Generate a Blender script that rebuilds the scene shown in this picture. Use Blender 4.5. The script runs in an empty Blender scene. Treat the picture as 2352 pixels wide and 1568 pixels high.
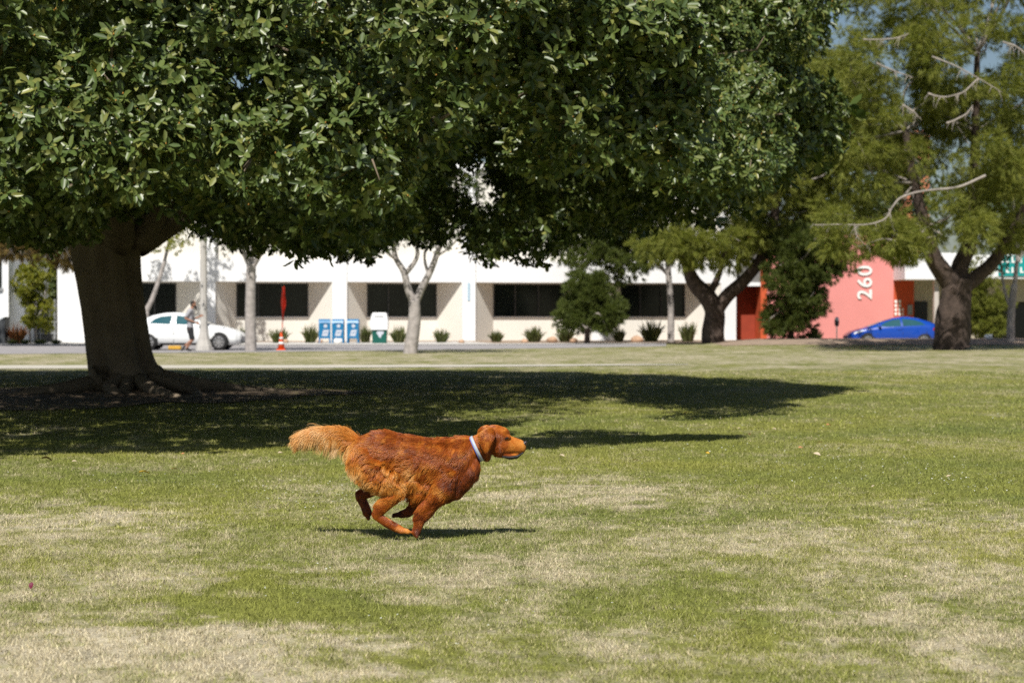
import bpy, bmesh, math, random
import numpy as np
from mathutils import Vector, Matrix, Euler, kdtree

SC = bpy.context.scene
COL = SC.collection
R = math.radians
rng = np.random.default_rng(7)
random.seed(7)

# ------------------------------------------------------------------ camera
FPX = 4573.0            # focal length in units of a 2352 px wide picture
EYE = 1.36
PITCH = math.atan(62.0 / FPX)
cam_data = bpy.data.cameras.new("camera")
cam = bpy.data.objects.new("camera", cam_data)
COL.objects.link(cam)
cam.location = (0, 0, EYE)
cam.rotation_euler = (R(90) - PITCH, 0, 0)
cam_data.sensor_width = 36.0
cam_data.lens = FPX / 2352 * 36.0
cam_data.clip_start = 0.1
cam_data.clip_end = 3000
cam_data.dof.use_dof = True
cam_data.dof.focus_distance = 12.2
cam_data.dof.aperture_fstop = 4.0
SC.camera = cam

# ------------------------------------------------------------------ light
SUN_EL, SUN_AZ = 51.0, -11.0     # azimuth: degrees to the left of straight behind the camera
world = bpy.data.worlds.new("World")
SC.world = world
world.use_nodes = True
wn = world.node_tree
bg = wn.nodes["Background"]
sky = wn.nodes.new("ShaderNodeTexSky")
sky.sky_type = 'NISHITA'
sky.sun_disc = False
sky.sun_elevation = R(SUN_EL)
sky.sun_rotation = R(180 - SUN_AZ)
sky.air_density = 1.0
sky.dust_density = 1.2
sky.ozone_density = 1.8
wn.links.new(sky.outputs[0], bg.inputs[0])
bg.inputs[1].default_value = 0.057
sun_data = bpy.data.lights.new("sun", 'SUN')
sun_data.energy = 5.0
sun_data.angle = R(0.53)
sun_data.color = (1.0, 0.955, 0.885)
sun = bpy.data.objects.new("sun", sun_data)
COL.objects.link(sun)
to_sun = Vector((math.sin(R(SUN_AZ)) * math.cos(R(SUN_EL)), -math.cos(R(SUN_AZ)) * math.cos(R(SUN_EL)), math.sin(R(SUN_EL))))
sun.rotation_euler = to_sun.to_track_quat('Z', 'Y').to_euler()
sun.location = (0, -20, 60)
SC.view_settings.view_transform = 'Standard'
SC.view_settings.look = 'None'
SC.view_settings.exposure = 0.25
SC.view_settings.gamma = 1.0
SC.render.film_transparent = False
SC.cycles.use_denoising = False
SC.cycles.max_bounces = 6
SC.cycles.transparent_max_bounces = 4

# ------------------------------------------------------------------ pixel helpers (2352 x 1568 picture)
CT, ST = math.cos(PITCH), math.sin(PITCH)
def P(u, v, Y):
    x = (u - 1176) / FPX; z = -(v - 784) / FPX
    yy = CT + z * ST; zz = -ST + z * CT
    k = Y / yy
    return Vector((x * k, Y, EYE + zz * k))
def G(u, v, zg=0.0):
    x = (u - 1176) / FPX; z = -(v - 784) / FPX
    yy = CT + z * ST; zz = -ST + z * CT
    k = (zg - EYE) / zz
    return Vector((x * k, yy * k, zg))
def project(Pts):
    Pts = np.asarray(Pts, float)
    x = Pts[..., 0]; y = Pts[..., 1]; z = Pts[..., 2] - EYE
    cy = y * CT - z * ST; cz = y * ST + z * CT
    return 1176 + FPX * x / cy, 784 - FPX * cz / cy

# ------------------------------------------------------------------ object helpers
def tag(o, label=None, cat=None, group=None, kind=None):
    if label: o["label"] = label
    if cat: o["category"] = cat
    if group: o["group"] = group
    if kind: o["kind"] = kind
    return o
def empty(name, loc=(0, 0, 0), rz=0.0):
    o = bpy.data.objects.new(name, None)
    o.empty_display_size = 0.2
    COL.objects.link(o)
    o.location = loc; o.rotation_euler = (0, 0, rz)
    return o
def link(name, me, mats, parent=None, smooth=False):
    if not isinstance(mats, (list, tuple)): mats = [mats]
    for m in mats: me.materials.append(m)
    if smooth:
        me.polygons.foreach_set("use_smooth", np.ones(len(me.polygons), bool))
    o = bpy.data.objects.new(name, me)
    COL.objects.link(o)
    if parent: o.parent = parent
    return o
def copy_tree(o, parent=None):
    c = o.copy(); COL.objects.link(c)
    if parent: c.parent = parent
    for ch in [x for x in COL.objects if x.parent == o]:
        copy_tree(ch, c)
    return c
def big_mesh(name, V, F, mats, parent=None, smooth=False):
    V = np.ascontiguousarray(V, np.float32); F = np.ascontiguousarray(F, np.int32)
    n, k = F.shape
    me = bpy.data.meshes.new(name)
    me.vertices.add(len(V)); me.vertices.foreach_set("co", V.ravel())
    me.loops.add(n * k); me.loops.foreach_set("vertex_index", F.ravel())
    me.polygons.add(n); me.polygons.foreach_set("loop_start", np.arange(0, n * k, k, dtype=np.int32))
    me.update(calc_edges=True)
    return link(name, me, mats, parent, smooth)

class MB:
    def __init__(s): s.v = []; s.f = []; s.m = []; s.xf = None
    def add(s, V, F, mi=0):
        b = len(s.v)
        for p in V:
            p = Vector(p)
            s.v.append(s.xf @ p if s.xf is not None else p)
        for f in F: s.f.append([b + i for i in f]); s.m.append(mi)
        return s
    def box(s, c, d, mi=0, rz=0.0):
        cx, cy, cz = c; x, y, z = d[0] / 2, d[1] / 2, d[2] / 2
        V = [Vector((a * x, b * y, e * z)) for a in (-1, 1) for b in (-1, 1) for e in (-1, 1)]
        if rz:
            q = Matrix.Rotation(rz, 3, 'Z'); V = [q @ p for p in V]
        V = [p + Vector(c) for p in V]
        return s.add(V, [(0, 1, 3, 2), (4, 6, 7, 5), (0, 4, 5, 1), (2, 3, 7, 6), (0, 2, 6, 4), (1, 5, 7, 3)], mi)
    def hexa(s, V, mi=0):     # 4 bottom corners ccw, 4 top
        return s.add(V, [(3, 2, 1, 0), (4, 5, 6, 7), (0, 1, 5, 4), (1, 2, 6, 5), (2, 3, 7, 6), (3, 0, 4, 7)], mi)
    def tube(s, pts, rad, n=8, mi=0, cap=True, flute=None):
        pts = [Vector(p) for p in pts]
        if not isinstance(rad, (list, tuple, np.ndarray)): rad = [rad] * len(pts)
        V = []; F = []; up = None
        for i, p in enumerate(pts):
            t = (pts[min(i + 1, len(pts) - 1)] - pts[max(i - 1, 0)]).normalized()
            if up is None:
                a = Vector((0, 1, 0)) if abs(t.y) < 0.9 else Vector((1, 0, 0))
                up = (a - t * a.dot(t)).normalized()
            else:
                up = (up - t * up.dot(t)).normalized()
            sd = t.cross(up)
            for j in range(n):
                an = 2 * math.pi * j / n
                r = rad[i] * (flute(an, i / (len(pts) - 1)) if flute else 1)
                V.append(p + up * (math.cos(an) * r) + sd * (math.sin(an) * r))
        for i in range(len(pts) - 1):
            for j in range(n):
                a, b = i * n + j, i * n + (j + 1) % n
                F.append((a, b, b + n, a + n))
        if cap:
            F.append(list(range(n))[::-1]); F.append([(len(pts) - 1) * n + j for j in range(n)])
        return s.add(V, F, mi)
    def lathe(s, prof, n=16, c=(0, 0, 0), mi=0, axis='Z'):
        V = []; F = []
        for r, z in prof:
            for j in range(n):
                a = 2 * math.pi * j / n
                p = (r * math.cos(a), r * math.sin(a), z)
                if axis == 'Y': p = (p[0], p[2], p[1])
                V.append(Vector(p) + Vector(c))
        for i in range(len(prof) - 1):
            for j in range(n):
                a, b = i * n + j, i * n + (j + 1) % n
                F.append((a, b, b + n, a + n))
        F.append(list(range(n))[::-1]); F.append([(len(prof) - 1) * n + j for j in range(n)])
        return s.add(V, F, mi)
    def prism(s, poly, y0, y1, mi=0):    # polygon in x,z extruded along y
        n = len(poly)
        V = [Vector((x, y0, z)) for x, z in poly] + [Vector((x, y1, z)) for x, z in poly]
        F = [list(range(n)), [n + i for i in range(n)][::-1]]
        F += [(i, i + n, (i + 1) % n + n, (i + 1) % n) for i in range(n)]
        return s.add(V, F, mi)
    def build(s, name, mats, parent=None, smooth=False, bevel=0.0):
        me = bpy.data.meshes.new(name)
        me.from_pydata([tuple(p) for p in s.v], [], s.f)
        me.polygons.foreach_set("material_index", s.m)
        bm = bmesh.new(); bm.from_mesh(me); bmesh.ops.recalc_face_normals(bm, faces=bm.faces); bm.to_mesh(me); bm.free()
        me.update()
        o = link(name, me, mats, parent, smooth)
        if bevel:
            b = o.modifiers.new("bevel", 'BEVEL'); b.width = bevel; b.segments = 2; b.limit_method = 'ANGLE'
        return o

# ------------------------------------------------------------------ materials
def nodes_of(m):
    m.use_nodes = True
    return m.node_tree, m.node_tree.nodes["Principled BSDF"]
def mat(name, col, rough=0.6, var=0.18, scale=2.0, spec=0.4, metal=0.0, bump=0.0, bscale=20.0, detail=6, coat=0.0):
    m = bpy.data.materials.new(name)
    nt, b = nodes_of(m)
    tc = nt.nodes.new("ShaderNodeTexCoord")
    nz = nt.nodes.new("ShaderNodeTexNoise"); nz.inputs["Scale"].default_value = scale; nz.inputs["Detail"].default_value = detail
    nt.links.new(tc.outputs["Object"], nz.inputs["Vector"])
    mr = nt.nodes.new("ShaderNodeMapRange")
    mr.inputs[1].default_value = 0.3; mr.inputs[2].default_value = 0.7
    mr.inputs[3].default_value = 1 - var; mr.inputs[4].default_value = 1 + var
    nt.links.new(nz.outputs[0], mr.inputs[0])
    mx = nt.nodes.new("ShaderNodeVectorMath"); mx.operation = 'SCALE'
    mx.inputs[0].default_value = col[:3]
    nt.links.new(mr.outputs[0], mx.inputs["Scale"])
    nt.links.new(mx.outputs[0], b.inputs["Base Color"])
    b.inputs["Roughness"].default_value = rough
    b.inputs["Specular IOR Level"].default_value = spec
    b.inputs["Metallic"].default_value = metal
    b.inputs["Coat Weight"].default_value = coat
    if bump:
        n2 = nt.nodes.new("ShaderNodeTexNoise"); n2.inputs["Scale"].default_value = bscale; n2.inputs["Detail"].default_value = 5
        nt.links.new(tc.outputs["Object"], n2.inputs["Vector"])
        bp = nt.nodes.new("ShaderNodeBump"); bp.inputs["Strength"].default_value = bump; bp.inputs["Distance"].default_value = 0.05
        nt.links.new(n2.outputs[0], bp.inputs["Height"]); nt.links.new(bp.outputs[0], b.inputs["Normal"])
    return m
def leaf_mat(name, cols, rough=0.45, spec=0.5, trans=0.25, tcol=None):
    """foliage: colour varies from leaf to leaf (random per island), some light passes through"""
    m = bpy.data.materials.new(name)
    nt, b = nodes_of(m)
    g = nt.nodes.new("ShaderNodeNewGeometry")
    r = nt.nodes.new("ShaderNodeValToRGB")
    el = r.color_ramp.elements
    while len(el) < len(cols): el.new(0.5)
    for i, c in enumerate(cols):
        el[i].position = i / (len(cols) - 1); el[i].color = (*c, 1)
    nt.links.new(g.outputs["Random Per Island"], r.inputs[0])
    nt.links.new(r.outputs[0], b.inputs["Base Color"])
    b.inputs["Roughness"].default_value = rough
    b.inputs["Specular IOR Level"].default_value = spec
    if trans:
        t = nt.nodes.new("ShaderNodeBsdfTranslucent")
        mul = nt.nodes.new("ShaderNodeMixRGB"); mul.blend_type = 'MULTIPLY'; mul.inputs[0].default_value = 1
        nt.links.new(r.outputs[0], mul.inputs[1]); mul.inputs[2].default_value = (*(tcol or (1.6, 1.8, 0.7)), 1)
        nt.links.new(mul.outputs[0], t.inputs[0])
        ms = nt.nodes.new("ShaderNodeMixShader"); ms.inputs[0].default_value = trans
        nt.links.new(b.outputs[0], ms.inputs[1]); nt.links.new(t.outputs[0], ms.inputs[2])
        nt.links.new(ms.outputs[0], nt.nodes["Material Output"].inputs[0])
    return m

# ---- lawn colour: shared by the soil sheet and the blades, so patches of straw and green agree
def lawn_factor_group():
    ng = bpy.data.node_groups.new("lawn_dryness", 'ShaderNodeTree')
    ng.interface.new_socket("Dry", in_out='OUTPUT', socket_type='NodeSocketFloat')
    ng.interface.new_socket("Lush", in_out='OUTPUT', socket_type='NodeSocketFloat')
    N, L = ng.nodes, ng.links
    out = N.new("NodeGroupOutput")
    geo = N.new("ShaderNodeNewGeometry")
    flat = N.new("ShaderNodeVectorMath"); flat.operation = 'MULTIPLY'; flat.inputs[1].default_value = (1, 1, 0)
    L.new(geo.outputs["Position"], flat.inputs[0])
    def math_(op, a, b, clamp=False):
        n = N.new("ShaderNodeMath"); n.operation = op; n.use_clamp = clamp
        for i, x in enumerate((a, b)):
            if isinstance(x, (int, float)): n.inputs[i].default_value = x
            else: L.new(x, n.inputs[i])
        return n.outputs[0]
    def noise(scale, detail, sx=1.0, sy=1.0, w=0):
        mp = N.new("ShaderNodeVectorMath"); mp.operation = 'MULTIPLY_ADD'
        mp.inputs[1].default_value = (sx, sy, 1); mp.inputs[2].default_value = (w, w * 1.7, 0)
        L.new(flat.outputs[0], mp.inputs[0])
        n = N.new("ShaderNodeTexNoise"); n.inputs["Scale"].default_value = scale; n.inputs["Detail"].default_value = detail
        n.inputs["Roughness"].default_value = 0.6
        L.new(mp.outputs[0], n.inputs["Vector"])
        return math_('SUBTRACT', n.outputs[0], 0.5)
    sep = N.new("ShaderNodeSeparateXYZ"); L.new(geo.outputs["Position"], sep.inputs[0])
    ramp = N.new("ShaderNodeValToRGB")
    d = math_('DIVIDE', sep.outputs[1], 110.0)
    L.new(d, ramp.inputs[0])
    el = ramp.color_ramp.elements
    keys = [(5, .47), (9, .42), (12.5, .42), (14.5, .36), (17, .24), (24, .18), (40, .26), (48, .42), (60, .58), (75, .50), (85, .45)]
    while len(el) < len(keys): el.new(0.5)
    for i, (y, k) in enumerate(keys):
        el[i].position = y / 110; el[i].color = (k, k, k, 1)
    acc = ramp.outputs[0]
    acc = math_('ADD', acc, math_('MULTIPLY', noise(0.60, 6, 1.3, 0.6), 1.35))
    acc = math_('ADD', acc, math_('MULTIPLY', noise(2.4, 6, 1.25, 0.65, 5), 1.15))
    acc = math_('ADD', acc, math_('MULTIPLY', noise(7.0, 5, 1, 1, 9), 1.0))
    wx, wy = noise(1.3, 5, 1, 1, 31), noise(1.3, 5, 1, 1, 47)
    cb = N.new("ShaderNodeCombineXYZ"); L.new(math_('MULTIPLY', wx, 4.0), cb.inputs[0]); L.new(math_('MULTIPLY', wy, 4.5), cb.inputs[1])
    warp = N.new("ShaderNodeVectorMath"); warp.operation = 'ADD'; L.new(flat.outputs[0], warp.inputs[0]); L.new(cb.outputs[0], warp.inputs[1])
    # worn straw and lush patches of this lawn: u, v, half width, half height in picture units, amount
    for (u, v, du, dv, a) in [(1230, 1125, 240, 38, .45), (1700, 1255, 260, 40, .22), (330, 1490, 480, 85, .38), (60, 1210, 260, 40, .3), (1150, 1290, 420, 55, .18),
                              (640, 1370, 260, 60, -.62), (950, 1285, 160, 26, -.35), (1650, 1400, 330, 45, -.25), (2150, 1100, 420, 70, -.25), (2050, 1480, 300, 40, .25),
                              (300, 1110, 330, 35, -.2), (2250, 1340, 260, 40, .2), (1450, 1520, 350, 40, .02), (1800, 1500, 300, 60, -.15), (2300, 1420, 90, 25, -.3)]:
        c = G(u, v); a0 = G(u, v - dv); a1 = G(u, v + dv)
        rx = du / FPX * c.y; ry = abs(a0.y - a1.y) / 2
        s = N.new("ShaderNodeVectorMath"); s.operation = 'SUBTRACT'; s.inputs[1].default_value = (c.x, c.y, 0); L.new(warp.outputs[0], s.inputs[0])
        q = N.new("ShaderNodeVectorMath"); q.operation = 'MULTIPLY'; q.inputs[1].default_value = (1 / rx, 1 / ry, 0); L.new(s.outputs[0], q.inputs[0])
        ln = N.new("ShaderNodeVectorMath"); ln.operation = 'LENGTH'; L.new(q.outputs[0], ln.inputs[0])
        mr = N.new("ShaderNodeMapRange"); mr.interpolation_type = 'SMOOTHSTEP'
        mr.inputs[1].default_value = 1.25; mr.inputs[2].default_value = 0.35; mr.inputs[3].default_value = 0; mr.inputs[4].default_value = a
        L.new(ln.outputs["Value"], mr.inputs[0])
        acc = math_('ADD', acc, mr.outputs[0])
    L.new(math_('MULTIPLY', acc, 1.0, True), out.inputs["Dry"])
    L.new(math_('ADD', math_('MULTIPLY', noise(0.35, 4, 1, 1, 21), 1.6), 0.5, True), out.inputs["Lush"])
    return ng
LAWN = lawn_factor_group()
def lawn_mat(name, blade):
    m = bpy.data.materials.new(name)
    nt, b = nodes_of(m)
    N, L = nt.nodes, nt.links
    g = N.new("ShaderNodeGroup"); g.node_tree = LAWN
    geo = N.new("ShaderNodeNewGeometry")
    k = 1.0 if blade else 0.95
    gm = N.new("ShaderNodeMixRGB")
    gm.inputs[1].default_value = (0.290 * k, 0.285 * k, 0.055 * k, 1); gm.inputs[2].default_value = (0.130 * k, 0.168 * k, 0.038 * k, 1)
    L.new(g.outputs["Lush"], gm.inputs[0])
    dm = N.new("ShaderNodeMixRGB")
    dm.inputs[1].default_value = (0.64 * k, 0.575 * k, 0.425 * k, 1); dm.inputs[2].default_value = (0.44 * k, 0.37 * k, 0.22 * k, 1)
    fac = g.outputs["Dry"]
    if blade:
        L.new(geo.outputs["Random Per Island"], dm.inputs[0])
        a = N.new("ShaderNodeMath"); a.operation = 'MULTIPLY_ADD'; a.inputs[1].default_value = 0.75; a.inputs[2].default_value = -0.375
        L.new(geo.outputs["Random Per Island"], a.inputs[0])
        s = N.new("ShaderNodeMath"); s.operation = 'ADD'
        L.new(fac, s.inputs[0]); L.new(a.outputs[0], s.inputs[1]); fac = s.outputs[0]
    else:
        L.new(g.outputs["Lush"], dm.inputs[0])
    mr = N.new("ShaderNodeMapRange"); mr.interpolation_type = 'SMOOTHSTEP'
    mr.inputs[1].default_value = 0.20; mr.inputs[2].default_value = 0.86
    L.new(fac, mr.inputs[0])
    mx = N.new("ShaderNodeMixRGB"); L.new(mr.outputs[0], mx.inputs[0]); L.new(gm.outputs[0], mx.inputs[1]); L.new(dm.outputs[0], mx.inputs[2])
    if blade:
        q1 = N.new("ShaderNodeMath"); q1.operation = 'MULTIPLY'; q1.inputs[1].default_value = 7.31; L.new(geo.outputs["Random Per Island"], q1.inputs[0])
        q2 = N.new("ShaderNodeMath"); q2.operation = 'FRACT'; L.new(q1.outputs[0], q2.inputs[0])
        q3 = N.new("ShaderNodeMapRange"); q3.inputs[3].default_value = 0.50; q3.inputs[4].default_value = 1.35; L.new(q2.outputs[0], q3.inputs[0])
        sc = N.new("ShaderNodeVectorMath"); sc.operation = 'SCALE'; L.new(mx.outputs[0], sc.inputs[0]); L.new(q3.outputs[0], sc.inputs["Scale"])
        L.new(sc.outputs[0], b.inputs["Base Color"])
    else:   # short thatch between the blades: fine grain
        nz = N.new("ShaderNodeTexNoise"); nz.inputs["Scale"].default_value = 45; nz.inputs["Detail"].default_value = 4
        nz2 = N.new("ShaderNodeTexNoise"); nz2.inputs["Scale"].default_value = 5; nz2.inputs["Detail"].default_value = 5
        for q in (nz, nz2): L.new(geo.outputs["Position"], q.inputs["Vector"])
        ad = N.new("ShaderNodeMath"); ad.operation = 'ADD'; L.new(nz.outputs[0], ad.inputs[0]); L.new(nz2.outputs[0], ad.inputs[1])
        m2 = N.new("ShaderNodeMapRange"); m2.inputs[1].default_value = 0.7; m2.inputs[2].default_value = 1.3; m2.inputs[3].default_value = 0.42; m2.inputs[4].default_value = 1.15
        L.new(ad.outputs[0], m2.inputs[0])
        sc = N.new("ShaderNodeVectorMath"); sc.operation = 'SCALE'; L.new(mx.outputs[0], sc.inputs[0]); L.new(m2.outputs[0], sc.inputs["Scale"])
        L.new(sc.outputs[0], b.inputs["Base Color"])
        bp = N.new("ShaderNodeBump"); bp.inputs["Strength"].default_value = 0.6; bp.inputs["Distance"].default_value = 0.03
        L.new(nz.outputs[0], bp.inputs["Height"]); L.new(bp.outputs[0], b.inputs["Normal"])
    b.inputs["Roughness"].default_value = 0.75
    b.inputs["Specular IOR Level"].default_value = 0.25
    return m

MT = {}
MT['white'] = mat("white_stucco", (.80, .805, .81), .85, .06, .35, bump=.15, bscale=60)
MT['cream'] = mat("cream_stucco", (.73, .70, .64), .9, .05, .5, bump=.15, bscale=60)
MT['dark_glass'] = mat("dark_window_glass", (.010, .014, .013), .12, .3, .8, spec=.35)
MT['alu'] = mat("bronze_frame", (.035, .035, .033), .5, .1)
MT['grey_frame'] = mat("grey_mullion", (.05, .05, .048), .5, .1)
MT['red'] = mat("coral_paint", (.70, .265, .245), .85, .05, .7, bump=.1, bscale=40)
MT['orange'] = mat("orange_red_paint", (.60, .105, .035), .8, .08)
MT['letter'] = mat("white_letter", (.82, .82, .80), .7, .03)
MT['beige'] = mat("beige_wall", (.38, .34, .27), .9, .06)
MT['teal'] = mat("teal_sign", (.0, .27, .26), .6, .08)
MT['blackish'] = mat("dark_doorway", (.012, .013, .013), .4, .2)
MT['concrete'] = mat("concrete", (.50, .48, .45), .9, .10, 1.5, bump=.2)
MT['walk'] = mat("pale_concrete_walk", (.50, .47, .40), .9, .08, 1.2, bump=.2)
MT['asphalt'] = mat("sunbleached_asphalt", (.30, .285, .285), .9, .10, .8, bump=.2)
MT['soil'] = mat("planter_soil", (.30, .225, .165), .95, .25, 3, bump=.4)
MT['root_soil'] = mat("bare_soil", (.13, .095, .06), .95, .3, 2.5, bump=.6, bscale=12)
MT['rock'] = mat("tan_rock", (.46, .30, .20), .9, .25, 4, bump=.5)
MT['white_rock'] = mat("white_rock", (.75, .73, .70), .9, .1, 4, bump=.5)
MT['blue_box'] = mat("blue_enamel", (.006, .150, .33), .4, .08, spec=.5)
MT['pale_mark'] = mat("pale_marking", (.48, .51, .58), .6, .08)
MT['bin_green'] = mat("green_panel", (.004, .085, .065), .45, .1)
MT['bin_white'] = mat("white_panel", (.80, .81, .82), .45, .04)
MT['slot'] = mat("slot_grey", (.25, .26, .27), .6, .1)
MT['cone'] = mat("orange_plastic", (.80, .10, .015), .5, .08)
MT['flag'] = mat("orange_cloth", (.90, .065, .03), .7, .08)
MT['pole_concrete'] = mat("pole_concrete", (.46, .44, .41), .9, .08, 3, bump=.2)
MT['chrome'] = mat("bright_metal", (.65, .66, .68), .25, .05, metal=.9)
MT['dark_metal'] = mat("dark_metal", (.05, .055, .06), .5, .1)
MT['pearl'] = mat("white_car_paint", (.78, .80, .81), .25, .01, coat=.6)
MT['blue_paint'] = mat("blue_car_paint", (.005, .055, .36), .28, .05, coat=.7)
MT['car_glass'] = mat("car_glass", (.020, .085, .105), .06, .1, spec=.8)
MT['tyre'] = mat("tyre_rubber", (.018, .018, .018), .8, .1)
MT['rim'] = mat("alloy_rim", (.42, .42, .43), .3, .05, metal=.7)
MT['lamp'] = mat("headlamp_lens", (.75, .77, .80), .1, .05, spec=.8)
MT['bark_ficus'] = mat("smooth_grey_bark", (.19, .150, .105), .85, .22, 2.2, bump=.35, bscale=9)
MT['bark_pine'] = mat("dark_furrowed_bark", (.070, .050, .040), .95, .45, 5, bump=.9, bscale=14)
MT['bark_pale'] = mat("pale_grey_bark", (.34, .31, .29), .9, .30, 5, bump=.4, bscale=12)
MT['twig_pale'] = mat("bare_grey_wood", (.30, .265, .235), .9, .3, 5)
MT['skin'] = mat("tan_skin", (.34, .17, .11), .55, .08)
MT['shirt'] = mat("grey_cotton", (.34, .34, .37), .9, .2, 8)
MT['shorts'] = mat("black_cloth", (.02, .021, .024), .9, .1)
MT['hair_dark'] = mat("dark_hair", (.012, .010, .009), .7, .2)
MT['shoe'] = mat("dark_shoe", (.03, .028, .03), .7, .1)
MT['fence'] = mat("dark_fence_metal", (.10, .10, .095), .6, .2)
MT['kerb_yellow'] = mat("yellow_kerb_paint", (.62, .36, .05), .8, .15)
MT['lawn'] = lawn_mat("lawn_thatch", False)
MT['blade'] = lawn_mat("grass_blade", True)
# ------------------------------------------------------------------ ground and paving
def sstep(a, b, x):
    t = np.clip((np.asarray(x, float) - a) / (b - a), 0, 1); return t * t * (3 - 2 * t)
def hgt(x, y):
    """gentle berm on the right of the far park edge, with the street a little lower behind it"""
    w = sstep(7.5, 12.0, x)
    up = 0.26 * sstep(83, 89.5, y) * (1 - sstep(91.0, 94.0, y)) - 0.22 * sstep(91.0, 94.0, y)
    fx = np.asarray(x, float) + 6.74; fy = np.asarray(y, float) - 34.0
    return w * up + 0.10 * np.exp(-(fx * fx + fy * fy) / (2 * 1.7 ** 2))
def ground_sheet():
    xs = np.concatenate([[-900, -300, -120, -60, -40], np.arange(-30, 50, .8), [60, 120, 300, 900]])
    ys = np.concatenate([[-60, -10, 3], np.arange(6, 100, .8), [105, 115, 140, 200, 400, 1200]])
    X, Y = np.meshgrid(xs, ys); Z = hgt(X, Y)
    nx = len(xs); ny = len(ys)
    i = (np.arange(ny - 1)[:, None] * nx + np.arange(nx - 1)[None]).ravel()
    F = np.stack([i, i + 1, i + nx + 1, i + nx], 1)
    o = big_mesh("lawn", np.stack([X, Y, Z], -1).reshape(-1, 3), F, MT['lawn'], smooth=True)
    tag(o, kind="structure")
ground_sheet()
def strip(name, m, front, back, dz, cols=60, rows=10):
    """a sheet on the ground between two polylines given in the picture, following the terrain"""
    us = np.linspace(front[0][0], front[-1][0], cols)
    fv = np.interp(us, [p[0] for p in front], [p[1] for p in front]); bv = np.interp(us, [p[0] for p in back], [p[1] for p in back])
    V = []
    for j in range(rows):
        for i in range(cols):
            a = G(us[i], fv[i]); b = G(us[i], bv[i]); p = a.lerp(b, j / (rows - 1))
            V.append((p.x, p.y, float(hgt(p.x, p.y)) + dz))
    F = [(j * cols + i, j * cols + i + 1, (j + 1) * cols + i + 1, (j + 1) * cols + i) for j in range(rows - 1) for i in range(cols - 1)]
    o = big_mesh(name, np.array(V), np.array(F), m, smooth=True)
    return tag(o, kind="structure")
strip("path", MT['walk'], [(-900, 849), (0, 847), (700, 845.5), (1250, 841.3), (1480, 838.6), (1580, 837.5)], [(-900, 839.5), (0, 839.5), (700, 839), (1250, 837.6), (1480, 836.6), (1580, 836.6)], .012, 90, 4)
strip("road", MT['asphalt'], [(-900, 813.5), (0, 813), (560, 809), (1000, 803.5), (1300, 799), (1530, 795)], [(-900, 793), (560, 793), (1000, 792.5), (1530, 790.5)], .008)
strip("sidewalk", MT['concrete'], [(-900, 792.8), (560, 792.8), (1000, 792.3), (1530, 790.3)], [(-900, 785), (560, 785), (1000, 784.5), (1530, 784)], .024)
def patch(name, m, f, x0, x1, y0, y1, nx, ny, dz):
    V = [(x, y, float(hgt(x, y)) + dz) for y in np.linspace(y0, y1, ny) for x in np.linspace(x0, x1, nx)]
    F = [(j * nx + i, j * nx + i + 1, (j + 1) * nx + i + 1, (j + 1) * nx + i) for j in range(ny - 1) for i in range(nx - 1)]
    o = big_mesh(name, np.array(V), np.array(F), m, smooth=True)
    return tag(o, kind="structure")
patch("street", MT['asphalt'], None, 13.0, 70.0, 94.2, 101.0, 40, 8, .012)
patch("parkway_soil", MT['soil'], None, 9.0, 60.0, 85.0, 91.6, 70, 14, .012)

# ------------------------------------------------------------------ white office building
class Front:
    """local frame of a facade: s along the wall (metres), t inward, z up"""
    def __init__(f, u0, Y0, u1, Y1):
        a = P(u0, 722, Y0); b = P(u1, 722, Y1)
        f.A = Vector((a.x, a.y, 0)); d = Vector((b.x - a.x, b.y - a.y, 0)); f.L = d.length; f.d = d.normalized(); f.n = Vector((-f.d.y, f.d.x, 0))
        f.rz = math.atan2(f.d.y, f.d.x)
    def s(f, u, t=0.0):
        k = (u - 1176) / FPX; A = f.A + f.n * t
        return (k * A.y - A.x) / (f.d.x - k * f.d.y)
    def w(f, s, t, z): return f.A + f.d * s + f.n * t + Vector((0, 0, z))
    def slab(f, mb, s0, s1, t0, t1, z0, z1, mi=0):
        q = [(s0, t0), (s1, t0), (s1, t1), (s0, t1)]
        return mb.hexa([f.w(a, b, z0) for a, b in q] + [f.w(a, b, z1) for a, b in q], mi)
FR = Front(132, 96.5, 1690, 103.5)
ZB, ZT, ZR, ZS = 2.98, 4.05, 8.7, 1.24
REC = (ZB - ZS) / math.tan(R(SUN_EL)) * 1.0
office = empty("office_building", FR.w(FR.L / 2, 6, 0))
tag(office, "long white and cream office building with dark ribbon windows behind the trees", "building")
def own(o, root):
    o.parent = root; o.matrix_parent_inverse = root.matrix_basis.inverted(); return o
col_u = [(475, 495), (763, 797), (1061, 1092), (1358, 1391), (1655, 1690)]
cols = [(FR.s(a), FR.s(b)) for a, b in col_u]
cols = [(0.0, FR.s(205))] + cols
wins = [(FR.s(270, REC), FR.s(405, REC)), (FR.s(543, REC), FR.s(708, REC)), (FR.s(843, REC), FR.s(1003, REC)), (FR.s(1133, REC), FR.s(1297, REC)), (FR.s(1425, REC), FR.s(1573, REC))]
wall = MB()
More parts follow.
